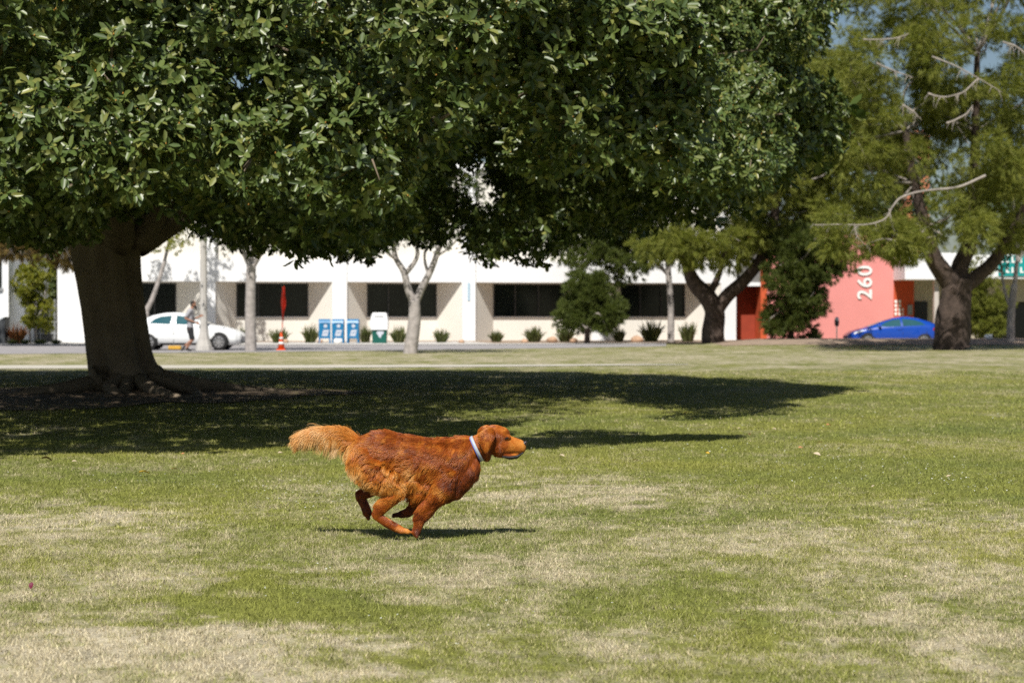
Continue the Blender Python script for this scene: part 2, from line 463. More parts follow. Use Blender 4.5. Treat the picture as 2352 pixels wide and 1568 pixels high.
for i in range(5):
    a, b = cols[i][1], cols[i + 1][0]; w0, w1 = wins[i]
    for (p, q) in (((a, 0.02), (w0, REC)), ((w1, REC), (b, 0.02))):
        wall.add([FR.w(p[0], p[1], 0), FR.w(q[0], q[1], 0), FR.w(q[0], q[1], ZB), FR.w(p[0], p[1], ZB)], [(0, 1, 2, 3)])
    wall.add([FR.w(w0, REC, 0), FR.w(w1, REC, 0), FR.w(w1, REC, ZS), FR.w(w0, REC, ZS)], [(0, 1, 2, 3)])
    wall.add([FR.w(w0, REC, ZB - .06), FR.w(w1, REC, ZB - .06), FR.w(w1, REC, ZB), FR.w(w0, REC, ZB)], [(0, 1, 2, 3)])
    wall.add([FR.w(a, 0, ZB), FR.w(b, 0, ZB), FR.w(b, REC + .3, ZB), FR.w(a, REC + .3, ZB)], [(0, 1, 2, 3)])
FR.slab(wall, 0, FR.L, REC + .45, 16, 0, ZT)
FR.slab(wall, 0.05, FR.L - .05, .35, 16, ZT, ZR)
own(wall.build("wall", MT['cream']), office)
fs = MB(); FR.slab(fs, 0, FR.L, -.02, .34, ZB + .002, ZT)
own(fs.build("fascia", MT['white']), office)
rf = MB(); FR.slab(rf, -.2, FR.L + .2, .1, 16.2, ZR + .002, ZR + .35)
own(rf.build("roof", MT['white']), office)
for i, (a, b) in enumerate(cols):
    c = MB(); FR.slab(c, a, b, -.10, .3, 0, ZB + .0 if i == 0 else ZR)
    if i == 0: FR.slab(c, a, b, -.10, .3, ZB, 4.03)
    if i: pass
    own(c.build("pillar", MT['white'], bevel=.02), office)
for i, (a, b) in enumerate(wins):
    g = MB(); FR.slab(g, a, b, REC + .08, REC + .12, ZS, ZB - .06)
    wo = own(g.build("window", MT['dark_glass']), office)
    fr = MB()
    FR.slab(fr, a, b, REC - .03, REC + .078, ZS + .001, ZS + .05); FR.slab(fr, a, b, REC - .03, REC + .078, ZB - .11, ZB - .062)
    for k in (0, .305, .63, 1):
        x = a + (b - a) * k; x0 = min(max(x - .03, a), b - .06)
        FR.slab(fr, x0, x0 + .06, REC - .02, REC + .077, ZS + .051, ZB - .111)
    own(fr.build("window_frame", MT['grey_frame']), wo)
    sl = MB(); FR.slab(sl, a - .05, b + .05, REC - .06, REC - .002, ZS - .05, ZS)
    own(sl.build("sill", MT['white']), wo)
# blue street number plate on the third pillar
pl = MB(); FR.slab(pl, FR.s(1073), FR.s(1079), -.13, -.102, 2.05, 2.95)
own(pl.build("number_plate", mat("pale_blue_plate", (.38, .52, .62), .6, .05)), office)
# planter bed at its foot
pb = MB()
def bedq(s0, s1, t0, t1):
    n = 24
    for i in range(n):
        a = s0 + (s1 - s0) * i / n; b = s0 + (s1 - s0) * (i + 1) / n
        pb.add([FR.w(a, t0, .030), FR.w(b, t0, .030), FR.w(b, t1, .030), FR.w(a, t1, .030)], [(0, 1, 2, 3)])
bedq(FR.s(500), FR.s(1060), -2.4, REC); bedq(FR.s(1060) + .002, FR.s(1700), -8.5, REC)
tag(pb.build("planter_bed", MT['soil']), kind="structure")

# ------------------------------------------------------------------ coral building with the big number
FR2 = Front(1748, 105.5, 2078, 106.5)
shop = empty("coral_building", FR2.w(FR2.L / 2, 5, 0))
tag(shop, "coral red stucco building with big white numerals running up its front wall", "building")
ZG = -.3
mb = MB(); s0, s1 = FR2.s(1762), FR2.s(2060)
FR2.slab(mb, s0, s1, 0, 9, ZG, 5.6)
own(mb.build("wall", MT['red']), shop)
mb = MB(); FR2.slab(mb, 0, s0 - .002, .05, 9, ZG, 5.6)
own(mb.build("edge_pier", MT['orange']), shop)
mb = MB()       # battered buttress at the right end
e0, e1, e2 = FR2.s(2060) + .002, FR2.s(2066), FR2.s(2079)
mb.hexa([FR2.w(e0, -.02, ZG), FR2.w(e2, -.02, ZG), FR2.w(e2, 9, ZG), FR2.w(e0, 9, ZG), FR2.w(e0, -.02, 5.6), FR2.w(e1, -.02, 5.6), FR2.w(e1, 9, 5.6), FR2.w(e0, 9, 5.6)])
own(mb.build("buttress", MT['red']), shop)
def text_obj(name, body, size, m, loc, xdir, ydir, parent, off=0.0):
    cu = bpy.data.curves.new(name, 'FONT'); cu.body = body; cu.size = size; cu.extrude = .02; cu.offset = off * .5
    cu.space_character = 1.12
    o = bpy.data.objects.new(name, cu); COL.objects.link(o)
    me = bpy.data.meshes.new_from_object(o.evaluated_get(bpy.context.evaluated_depsgraph_get())); bpy.data.objects.remove(o)
    me.materials.clear(); me.materials.append(m); o = bpy.data.objects.new(name, me); COL.objects.link(o)
    z = xdir.cross(ydir)
    o.matrix_world = Matrix(((xdir.x, ydir.x, z.x, loc.x), (xdir.y, ydir.y, z.y, loc.y), (xdir.z, ydir.z, z.z, loc.z), (0, 0, 0, 1)))
    if parent: o.parent = parent; o.matrix_parent_inverse = parent.matrix_basis.inverted()
    return o
n0 = P(2001, 688, 105.4)
t_ = text_obj("number", "260", 1.13, MT['letter'], FR2.w(FR2.s(2001), -.05, n0.z), Vector((0, 0, 1)), -FR2.d, shop, .025)
mb = MB()
for k in range(4):
    z0 = P(0, 724 - k * 9.5, 105.4).z
    for j in range(3 - (k > 1)):
        s = FR2.s(2054) + j * .21
        FR2.slab(mb, s, s + .13, -.055, -.03, z0, z0 + .16)
own(mb.build("small_lettering", MT['letter']), shop)
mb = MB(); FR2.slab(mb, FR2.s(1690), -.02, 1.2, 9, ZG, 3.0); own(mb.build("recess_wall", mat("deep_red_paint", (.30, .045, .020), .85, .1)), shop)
mb = MB(); FR2.slab(mb, FR2.s(1688), -.02, .1, 9, 3.0, 5.2); own(mb.build("soffit_panel", mat("grey_panel", (.17, .165, .16), .8, .08)), shop)
mb = MB(); FR2.slab(mb, FR2.s(1688), -.02, .03, .098, 2.86, 3.06); own(mb.build("trim", MT['bin_white']), shop)

# ------------------------------------------------------------------ low shop with white fascia on the right
FR3 = Front(2066, 105.0, 2600, 105.8)
shp = empty("shop_building", FR3.w(FR3.L / 2, 5, 0))
tag(shp, "low shop with broad white fascia and teal sign behind the right hand trees", "building")
zf0, zf1 = P(0, 643, 105).z, P(0, 582, 105).z
mb = MB(); FR3.slab(mb, .02, FR3.s(2200), -1.0, 9, zf0, zf1); own(mb.build("fascia", MT['white'], bevel=.03), shp)
zg0, zg1 = P(0, 640, 105).z, P(0, 586, 105).z
mb = MB(); FR3.slab(mb, FR3.s(2200) + .003, FR3.L, -.7, 9, zg0, zg1); own(mb.build("sign_band", MT['white']), shp)
so = MB(); FR3.slab(so, FR3.s(2283), FR3.L - .4, -.78, -.702, P(0, 634, 105).z, P(0, 588, 105).z)
so = own(so.build("sign", MT['teal']), shp)
mb = MB(); r3 = random.Random(3); s = FR3.s(2286)
while s < FR3.L - 1.0:
    w = r3.uniform(.16, .34)
    for (va, vb) in ((604, 590), (627, 614)):
        FR3.slab(mb, s, s + .09, -.80, -.782, P(0, va, 105).z, P(0, vb, 105).z)
        if r3.random() < .6: FR3.slab(mb, s + .092, s + w, -.80, -.782, P(0, va, 105).z, P(0, va - 3.5, 105).z)
        if r3.random() < .6: FR3.slab(mb, s + .092, s + w, -.80, -.782, P(0, vb + 3.5, 105).z, P(0, vb, 105).z)
    s += w + .12
own(mb.build("lettering", MT['letter']), so)
mb = MB(); FR3.slab(mb, .05, FR3.s(2115), 1.4, 9, ZG, zf0); own(mb.build("red_wall", mat("red_shop_wall", (.50, .075, .025), .85, .08)), shp)
mb = MB(); FR3.slab(mb, FR3.s(2115) + .002, FR3.s(2270), 1.6, 9, ZG, zf0); own(mb.build("entry_wall", MT['beige']), shp)
mb = MB(); FR3.slab(mb, FR3.s(2118), FR3.s(2148), 1.5, 1.598, ZG, P(0, 692, 106).z); own(mb.build("door", MT['blackish']), shp)
mb = MB(); FR3.slab(mb, FR3.s(2100), FR3.s(2111), 1.3, 1.398, P(0, 723, 106).z, P(0, 700, 106).z); own(mb.build("notice_board", MT['slot']), shp)
mb = MB(); FR3.slab(mb, FR3.s(2140), FR3.s(2150), -.5, -.2, ZG, zf0 - .002); own(mb.build("pillar", mat("pale_pillar", (.50, .46, .42), .9, .06)), shp)
mb = MB(); FR3.slab(mb, FR3.s(2270) + .003, FR3.L, 1.2, 9, P(0, 692, 105).z, zg0 - .002); own(mb.build("beam", MT['beige']), shp)
mb = MB(); FR3.slab(mb, FR3.s(2270) + .003, FR3.L, 2.0, 9, ZG, P(0, 692, 105).z - .002); own(mb.build("dark_shopfront", MT['blackish']), shp)

# far tower glimpsed through the pine crown
tw = empty("tower_block", P(2120, 722, 150)); tw.location.z = 0
tag(tw, "orange wall of a taller block glimpsed high through the pine branches", "building")
mb = MB(); a = P(2085, 300, 150); b = P(2135, 300, 150)
mb.box(((a.x + b.x) / 2, 153, a.z / 2), (b.x - a.x, 6, a.z)); own(mb.build("wall", mat("terracotta_paint", (.55, .20, .11), .85, .08)), tw)
mb = MB()
for k in range(5):
    mb = MB(); mb.box(((a.x + b.x) / 2, 149.96, 2 + k * 2.6), ((b.x - a.x) * .6, .06, 1.3)); own(mb.build("window", MT['car_glass']), tw)

# white house at the left edge
hw = empty("white_house", P(-120, 722, 92)); hw.location.z = 0
tag(hw, "white house corner with dark window at the left edge beside the fence", "building")
x1 = P(20, 722, 92).x
mb = MB(); mb.box((x1 - 5, 96.02, 2.05), (10, 8, 4.1)); own(mb.build("wall", mat("bluish_white_paint", (.68, .72, .76), .85, .05)), hw)
mb = MB(); mb.box((x1 - .12, 91.99, 2.05), (.26, .06, 4.1)); own(mb.build("corner_board", MT['white']), hw)
mb = MB(); mb.box((x1 - 1.2, 91.99, P(0, 630, 92).z), (1.75, .06, 1.2)); wo = own(mb.build("window", MT['dark_glass']), hw)
mb = MB(); mb.box((x1 - 1.2, 91.97, P(0, 665, 92).z), (1.95, .10, .12)); own(mb.build("sill", MT['slot']), wo)
mb = MB(); q = P(10, 0, 91.5).x
mb.hexa([(q - 1.6, 91.0, 0), (q + .1, 91.0, 0), (q + .1, 91.9, 0), (q - 1.6, 91.9, 0), (q - 1.6, 91.0, .35), (q + .1, 91.0, 1.25), (q + .1, 91.9, 1.25), (q - 1.6, 91.9, .35)])
own(mb.build("stair_side", MT['dark_metal']), hw)
mb = MB(); mb.box((x1 - 5, 96.0, 4.26), (10.4, 8.4, .3)); own(mb.build("roof", MT['slot']), hw)

# dark fence between the house and the office
fe = empty("fence", P(75, 722, 97)); fe.location.z = 0
tag(fe, "dark metal panel fence with pale rails between white house and office wall", "fence")
xa, xb = P(22, 722, 97).x, P(131, 722, 97).x
mb = MB(); mb.box(((xa + xb) / 2, 97.05, 1.0), (xb - xa, .05, 2.0)); own(mb.build("fence_panel", MT['fence']), fe)
for z in (.45, 1.0):
    mb = MB(); mb.box(((xa + xb) / 2, 96.98, z), (xb - xa, .06, .07)); own(mb.build("rail", MT['slot']), fe)
for k in range(4):
    mb = MB(); x = xa + .1 + (xb - xa - .2) * k / 3; mb.box((x, 96.97, 1.05), (.08, .09, 2.1)); own(mb.build("post", MT['slot']), fe)
# ------------------------------------------------------------------ organic bodies: overlapping ellipsoids fused into one skin
def _ico(sub=2):
    bm = bmesh.new(); bmesh.ops.create_icosphere(bm, subdivisions=sub, radius=1.0)
    V = np.array([v.co[:] for v in bm.verts]); F = np.array([[v.index for v in f.verts] for f in bm.faces]); bm.free()
    return V, F
ICO = _ico(2)
def chain(pts, step=.35):
    """pts: (x, y, z, rx, ry, rz) -> interpolated ellipsoids"""
    out = []
    for a, b in zip(pts[:-1], pts[1:]):
        a = np.array(a, float); b = np.array(b, float)
        d = np.linalg.norm(a[:3] - b[:3]); r = min(a[3:].min(), b[3:].min())
        n = max(1, int(math.ceil(d / (r * step))))
        for i in range(n): out.append(a + (b - a) * i / n)
    out.append(np.array(pts[-1], float))
    return out
def skin_mesh(name, ells, voxel, smooth=6):
    V0, F0 = ICO; n = len(V0)
    Vs = []; Fs = []
    for i, e in enumerate(ells):
        Vs.append(V0 * e[3:6] + e[:3]); Fs.append(F0 + i * n)
    me = bpy.data.meshes.new("tmp"); V = np.concatenate(Vs); F = np.concatenate(Fs)
    me.from_pydata(V.tolist(), [], F.tolist())
    o = bpy.data.objects.new("tmp", me); COL.objects.link(o)
    m = o.modifiers.new("r", 'REMESH'); m.mode = 'VOXEL'; m.voxel_size = voxel; m.adaptivity = 0
    s = o.modifiers.new("s", 'SMOOTH'); s.factor = .5; s.iterations = smooth
    dg = bpy.context.evaluated_depsgraph_get()
    new = bpy.data.meshes.new_from_object(o.evaluated_get(dg)); new.name = name
    bpy.data.objects.remove(o); bpy.data.meshes.remove(me)
    new.materials.clear()
    return new

# ------------------------------------------------------------------ street furniture
def ground_at(u, Y):
    p = P(u, 722, Y); return Vector((p.x, Y, float(hgt(p.x, Y))))
# street light pole of concrete
pole = empty("street_lamp", ground_at(468, 75.0))
tag(pole, "tall concrete street lamp pole with flared foot between jogger and white car's front wheel", "street lamp")
mb = MB(); mb.lathe([(.33, 0), (.30, .18), (.21, .42), (.155, .70), (.14, .9), (.11, 6.5), (.10, 8.6)], 8); mb.build("shaft", MT['pole_concrete'], pole)
mb = MB(); mb.tube([(0, 0, 8.4), (0, .5, 8.9), (0, 1.6, 9.1)], [.05, .045, .04], 8); mb.build("arm", MT['dark_metal'], pole)
mb = MB(); mb.lathe([(.05, -.06), (.20, -.05), (.24, .02), (.16, .12), (.02, .16)], 12, (0, 1.75, 9.08)); mb.build("lamp_head", MT['slot'], pole)

# blue mail collection boxes
def mailbox():
    root = empty("mailbox"); w, d = .55, .52
    mb = MB()
    prof = [(-d / 2, .22), (d / 2, .22), (d / 2, .93), (d * .40, 1.05), (d * .2, 1.12), (-d * .2, 1.12), (-d * .40, 1.05), (-d / 2, .93)]
    mb.v = []; V = [(x, y, z) for x in (-w / 2, w / 2) for y, z in prof]; n = len(prof)
    mb.add(V, [list(range(n))[::-1], [n + i for i in range(n)]] + [(i, (i + 1) % n, (i + 1) % n + n, i + n) for i in range(n)])
    mb.build("body", MT['blue_box'], root, bevel=.012)
    for sx in (-1, 1):
        for sy in (-1, 1):
            m = MB(); m.hexa([(sx * .245 - .03, sy * .22 - .03, 0), (sx * .245 + .03, sy * .22 - .03, 0), (sx * .245 + .03, sy * .22 + .03, 0), (sx * .245 - .03, sy * .22 + .03, 0),
                              (sx * .235 - .04, sy * .21 - .04, .24), (sx * .235 + .04, sy * .21 - .04, .24), (sx * .235 + .04, sy * .21 + .04, .24), (sx * .235 - .04, sy * .21 + .04, .24)])
            m.build("leg", MT['blue_box'], root)
    m = MB(); m.prism([(-.13, .33), (.13, .33), (.20, .62), (-.06, .62)], -d / 2 - .008, -d / 2 - .002)
    lg = m.build("emblem", MT['pale_mark'], root)
    m = MB(); m.prism([(-.04, .44), (.12, .50), (.15, .53), (.0, .49)], -d / 2 - .013, -d / 2 - .0085); m.build("stripe", MT['blue_box'], lg)
    m = MB(); m.lathe([(.085, -.004), (.085, .004)], 16, (.04, -d / 2 - .006, .80), axis='Y'); m.build("notice", MT['pale_mark'], root)
    m = MB(); m.box((0, -d / 2 - .02, .93), (.36, .03, .03)); m.build("handle", MT['blue_box'], root)
    return root
mbx = mailbox()
lab = ["blue mailbox with rounded top, the one nearest the orange flag", "blue mailbox standing in the middle of the three", "blue mailbox nearest the white and green drop bin"]
for i, (u, rz) in enumerate([(745.5, .10), (777, -.02), (811.5, -.05)]):
    o = mbx if i == 0 else copy_tree(mbx)
    o.location = ground_at(u, 93.0); o.location.z = .024; o.rotation_euler = (0, 0, rz)
    tag(o, lab[i], "mailbox", "blue mailboxes in front of the office")

# white and green drop bin
db = empty("donation_bin", ground_at(872, 92.8)); db.location.z = .024
tag(db, "white hooded drop bin with dark green lower body beside the blue mailboxes", "drop bin")
m = MB(); m.prism([(-.32, 0), (.32, 0), (.345, .62), (-.345, .62)], -.32, .32); bb = m.build("body", MT['bin_green'], db, bevel=.012)
m = MB(); m.prism([(-.38, .622), (.38, .622), (.41, .95), (.40, 1.05), (.34, 1.36), (.27, 1.42), (-.27, 1.42), (-.34, 1.36), (-.40, 1.05), (-.41, .95)], -.40, .36); m.build("hood", MT['bin_white'], db, bevel=.02)
m = MB(); m.box((0, -.405, 1.24), (.44, .012, .05)); m.build("slot", MT['slot'], db)
m = MB(); m.box((0, -.404, .945), (.78, .008, .014)); m.build("flap_seam", MT['slot'], db)
m = MB(); m.prism([(-.10, .56), (-.13, .46), (-.07, .40), (.0, .28), (.07, .24), (.11, .38), (.20, .44), (.21, .54), (.10, .585)], -.330, -.3235); m.build("emblem", MT['pale_mark'], db)

# traffic cone and the flag standing in it
cn = empty("traffic_cone", G(646, 804)); tag(cn, "orange traffic cone with white bands at the lawn edge, under the flag", "cone")
m = MB(); m.box((0, 0, .02), (.34, .34, .04)); m.build("base", MT['cone'], cn)
m = MB(); m.lathe([(.14, .041), (.035, .70), (.03, .705)], 18); m.build("body", MT['cone'], cn, True)
def cr(z): return .14 - .105 * (z - .041) / .659
for z0, z1 in ((.22, .32), (.42, .50)):
    m = MB(); m.lathe([(cr(z0) + .004, z0), (cr(z1) + .004, z1)], 18); m.build("band", MT['letter'], cn, True)
fl = empty("flag", G(646, 804) + Vector((0, 0, .70))); tag(fl, "furled orange flag on a thin staff standing in the traffic cone", "flag")
m = MB(); m.tube([(.02, 0, -.5), (.10, 0, 1.73)], .018, 8); m.build("staff", MT['cone'], fl)
V = []; F = []; nu, nv = 9, 26
for j in range(nv):
    q = j / (nv - 1); z = 1.72 - 1.22 * q
    wd = .05 + .075 * math.sin(min(1, q * 1.25) * math.pi) ** .6 * (1 - .55 * q)
    for i in range(nu):
        s = i / (nu - 1)
        V.append((.085 - .02 * q + (s - .42) * wd * 1.5 * (1 - .3 * math.sin(q * 9)), .05 * math.sin(s * 9 + q * 3) - .02, z - .12 * s * (1 - s) - .08 * s * q))
for j in range(nv - 1):
    for i in range(nu - 1): F.append((j * nu + i, j * nu + i + 1, (j + 1) * nu + i + 1, (j + 1) * nu + i))
o = big_mesh("cloth", np.array(V), np.array(F), MT['flag'], fl, True)
sm = o.modifiers.new("thick", 'SOLIDIFY'); sm.thickness = .008

# parking meter
pm = empty("parking_meter", ground_at(1922, 96.5)); tag(pm, "grey parking meter on a thin post in front of the coral wall", "parking meter")
m = MB(); m.lathe([(.045, 0), (.03, .05), (.03, 1.0)], 10); m.build("post", MT['chrome'], pm)
m = MB(); m.lathe([(.05, 1.0), (.10, 1.05), (.115, 1.2), (.115, 1.27), (.1, 1.272)], 12); m.build("housing", MT['dark_metal'], pm, True)
m = MB(); m.lathe([(.105, 1.273), (.105, 1.36), (.075, 1.43), (.02, 1.46)], 12); m.build("dome", MT['chrome'], pm, True)

# yellow painted kerb stop under the white car
k = MB(); a = G(362, 804.5); b = G(392, 804.5); k.box(((a.x + b.x) / 2, a.y + 2.4, .07), (b.x - a.x, .2, .14))
tag(k.build("kerb_stop", MT['kerb_yellow'], bevel=.02), "yellow painted kerb stop seen under the white car", "kerb stop")

# ------------------------------------------------------------------ cars
def make_car(name, label, st, wins, wheel_d, paint, lamp_poly, tail_d, loc, sx, rz=0.0):
    root = empty(name, loc, rz); tag(root, label, "car", "cars parked along the street")
    st = np.array(st, float)
    fine = np.linspace(st[0, 0], st[-1, 0], 60); fine = np.unique(np.concatenate([fine, st[:, 0]]))
    S = np.stack([fine] + [np.interp(fine, st[:, 0], st[:, i]) for i in range(1, 6)], 1)
    for i in range(1, 6):     # soften the stations
        c = S[:, i].copy()
        for _ in range(4): c[1:-1] = .25 * c[:-2] + .5 * c[1:-1] + .25 * c[2:]
        S[:, i] = c
    def sec(r):
        d, zl, zb, zt, wb, wt = r
        h = [(wb * .80, zl), (wb * .97, zl + .10), (wb, zl + (zb - zl) * .45), (wb * .985, zl + (zb - zl) * .8), (wb * .955, zb), (wt + (wb * .955 - wt) * .05, zt - min(.06, (zt - zb) * .5)), (wt * .86, zt - .012), (wt * .45, zt), (0, zt + .004)]
        return h
    V = []; n = 0
    for r in S:
        h = sec(r); ring = [(-y, z) for y, z in h] + [(y, z) for y, z in h[-2::-1]]
        n = len(ring); V += [(sx * r[0], y, z) for y, z in ring]
    F = []
    for i in range(len(S) - 1):
        for j in range(n - 1): F.append((i * n + j, i * n + j + 1, (i + 1) * n + j + 1, (i + 1) * n + j))
        F.append((i * n + n - 1, i * n, (i + 1) * n, (i + 1) * n + n - 1))
    F.append(list(range(n))); F.append([(len(S) - 1) * n + j for j in range(n)][::-1])
    m = MB(); m.add(V, F); m.build("body", paint, root, True)
    def row(d): return [d] + [float(np.interp(d, S[:, 0], S[:, i])) for i in range(1, 6)]
    def side_y(d, z):
        h = sec(row(d)); zs = [p[1] for p in h[:6]]; ys = [p[0] for p in h[:6]]
        return float(np.interp(z, zs, ys))
    def side_patch(nm, poly, m_, off, parent=root):
        for s in (-1, 1):
            m = MB(); nn = len(poly); c = (sum(p[0] for p in poly) / nn, sum(p[1] for p in poly) / nn)
            pts = []
            for a, b in zip(poly, poly[1:] + poly[:1]):
                for q in (0, .5): pts.append((a[0] + (b[0] - a[0]) * q, a[1] + (b[1] - a[1]) * q))
            V = [(sx * c[0], s * (side_y(*c) + off), c[1])] + [(sx * d, s * (side_y(d, z) + off), z) for d, z in pts]
            m.add(V, [(0, i + 1, (i + 1) % len(pts) + 1) for i in range(len(pts))]); m.build(nm, m_, parent)
    for w in wins[:2]: side_patch("side_window", w, MT['car_glass'], .008)
    for nm, (d0, d1) in (("windscreen", wins[2]), ("rear_window", wins[3])):
        m = MB(); V = []; k = 0; ds = np.linspace(d0, d1, 8)
        for d in ds:
            r = row(d); V += [(sx * d, y, z + .010) for y, z in [(-r[5] * .90, r[3] - .012), (-r[5] * .45, r[3]), (0, r[3] + .004), (r[5] * .45, r[3]), (r[5] * .90, r[3] - .012)]]
        F = [(i * 5 + j, i * 5 + j + 1, (i + 1) * 5 + j + 1, (i + 1) * 5 + j) for i in range(7) for j in range(4)]
        m.add(V, F); m.build(nm, MT['car_glass'], root, True)
    sm_ = mat("seam_shadow_gap", (.02, .02, .02), .6, .1)
    for d_ in (wins[0][1][0] + .10, wins[0][0][0] + .06, wins[1][0][0] + .02):
        side_patch("door_gap", [(d_, .30), (d_ + .022, .30), (d_ + .022, .93), (d_, .93)], sm_, .004)
    side_patch("sill", [(wheel_d[0] + .42, .20), (wheel_d[1] - .42, .20), (wheel_d[1] - .42, .27), (wheel_d[0] + .42, .27)], sm_, .012)
    side_patch("headlight", lamp_poly, MT['lamp'], .012)
    side_patch("tail_light", [(tail_d - .28, .80), (tail_d - .05, .76), (tail_d - .07, .90), (tail_d - .25, .93)], mat("tail_lens", (.35, .01, .01), .2, .05), .012)
    for d in wheel_d:
        for s in (-1, 1):
            y = side_y(d, .45)
            m = MB(); pts = [(d + .37 * math.cos(a), max(.20, .315 + .37 * math.sin(a))) for a in np.linspace(-.35, math.pi + .35, 24)]
            m.prism([(sx * a, b) for a, b in pts], s * (y - .10), s * (y + .006)); m.build("wheel_arch", MT['blackish'], root)
            m = MB(); m.lathe([(.20, -.1), (.29, -.1), (.315, -.07), (.315, .07), (.29, .1), (.20, .1)], 26, (0, 0, 0), axis='Y')
            t = m.build("wheel", MT['tyre'], root, True); t.location = (sx * d, s * (y - .06), .315)
            m = MB(); m.lathe([(.205, .0), (.205, s * .015), (.185, s * .02), (.18, 0)], 26, (0, s * .095, 0), axis='Y')
            for q in range(8):
                a = q * math.pi / 4; c, si = math.cos(a), math.sin(a)
                m.add([(c * .03 - si * .022, s * .112, si * .03 + c * .022), (c * .03 + si * .022, s * .112, si * .03 - c * .022), (c * .19 + si * .035, s * .106, si * .19 - c * .035), (c * .19 - si * .035, s * .106, si * .19 + c * .035)], [(0, 1, 2, 3)])
            m.lathe([(.055, 0), (.05, s * .02), (.01, s * .024)], 12, (0, s * .10, 0), axis='Y')
            m.build("rim", MT['rim'], t)
    for s in (-1, 1):
        d = wins[0][1][0] + .22 if sx else 0
        m = MB(); y = side_y(d, .95)
        m.lathe([(.02, -.06), (.07, -.05), (.085, 0), (.07, .05), (.02, .06)], 10, (sx * d, s * (y + .10), 1.0), axis='Y'); m.build("mirror", paint, root, True)
        for dh in (wins[0][0][0] - .12, wins[1][1][0] - .12):
            m = MB(); m.box((sx * dh, s * (side_y(dh, .84) + .012), .84), (.16, .03, .03)); m.build("handle", paint, root, bevel=.008)
    m = MB(); m.box((sx * .10, 0, .33), (.10, 1.15, .12)); m.build("grille", MT['blackish'], root)
    return root
civic = [(0.0, .40, .52, .56, .50, .44), (.07, .28, .60, .65, .68, .56), (.25, .21, .70, .75, .80, .66), (.70, .19, .83, .89, .86, .72), (1.25, .19, .93, .975, .88, .70),
         (1.75, .19, .945, 1.21, .88, .64), (2.2, .19, .955, 1.39, .88, .59), (2.5, .19, .965, 1.435, .88, .58), (3.0, .20, .975, 1.42, .88, .58), (3.5, .21, .985, 1.31, .88, .59),
         (3.95, .23, .99, 1.12, .86, .64), (4.25, .27, .96, 1.03, .81, .66), (4.42, .37, .85, .93, .73, .60), (4.48, .47, .70, .76, .64, .52)]
cw = [[(2.52, .985), (1.36, .955), (1.78, 1.12), (2.1, 1.27), (2.5, 1.315)], [(3.52, 1.01), (2.72, .985), (2.69, 1.31), (3.1, 1.275), (3.34, 1.18)], (1.30, 2.15), (3.55, 4.0)]
xn = P(563, 722, 75.9).x
make_car("parked_car", "white compact car parked behind the big tree trunk on the left", civic, cw, (.88, 3.55), MT['pearl'], [(.22, .60), (.62, .70), (.60, .76), (.26, .68)], 4.40, (xn, 75.95, .008), -1)
prius = [(0.0, .42, .50, .54, .48, .42), (.07, .28, .58, .63, .66, .52), (.25, .22, .68, .74, .78, .62), (.60, .20, .80, .86, .84, .68), (1.0, .19, .90, .95, .86, .68),
         (1.6, .19, .93, 1.18, .87, .62), (2.2, .19, .96, 1.38, .87, .58), (2.7, .19, .98, 1.46, .87, .56), (3.1, .20, 1.0, 1.45, .87, .56), (3.6, .21, 1.02, 1.36, .86, .57),
         (4.1, .24, 1.03, 1.20, .84, .60), (4.36, .29, 1.0, 1.10, .80, .60), (4.46, .38, .85, .95, .72, .56), (4.50, .47, .70, .78, .64, .50)]
pw = [[(2.60, 1.00), (1.35, .955), (1.85, 1.17), (2.2, 1.30), (2.58, 1.345)], [(3.80, 1.05), (2.70, 1.00), (2.67, 1.35), (3.2, 1.32), (3.6, 1.20)], (1.05, 2.2), (3.55, 4.3)]
xb = P(1940, 722, 97.2).x
make_car("parked_car", "bright blue hatchback parked in front of the coral wall, nose to the left", prius, pw, (1.0, 3.70), MT['blue_paint'], [(.30, .60), (.78, .76), (.74, .84), (.34, .70)], 4.42, (xb, 97.2, -.205), 1)

# ------------------------------------------------------------------ the jogger
JD = 73.2; JS = FPX / JD; JG = 722 + EYE * JS
jog = empty("person", P(437, 722, JD)); jog.location.z = 0
tag(jog, "jogger in grey t-shirt and black shorts running past the white car", "person")
def J(u, v, y=0.0, r=.05, ry=None, rz=None): return (((u - 437) / JS), y, (JG - v) / JS, r, ry or r, rz or r)
body = []
body += chain([J(444.5, 696.5, 0, .088, .075, .105), J(444.5, 699, 0, .085, .072, .10)])
body += [np.array(J(449.3, 700.5, 0, .018, .014, .02)), np.array(J(448, 703, 0, .045, .045, .05))]
for s in (-1, 1): body.append(np.array(J(443.5, 699.5, s * .078, .022, .012, .035)))
body += chain([J(443, 704, 0, .055), J(440, 710, 0, .06)])
body += chain([J(438, 713, 0, .10, .17, .07), J(437.5, 721, 0, .115, .165, .10), J(437, 733, 0, .105, .145, .11), J(436, 745, 0, .105, .15, .10), J(436, 752, 0, .11, .155, .10)])
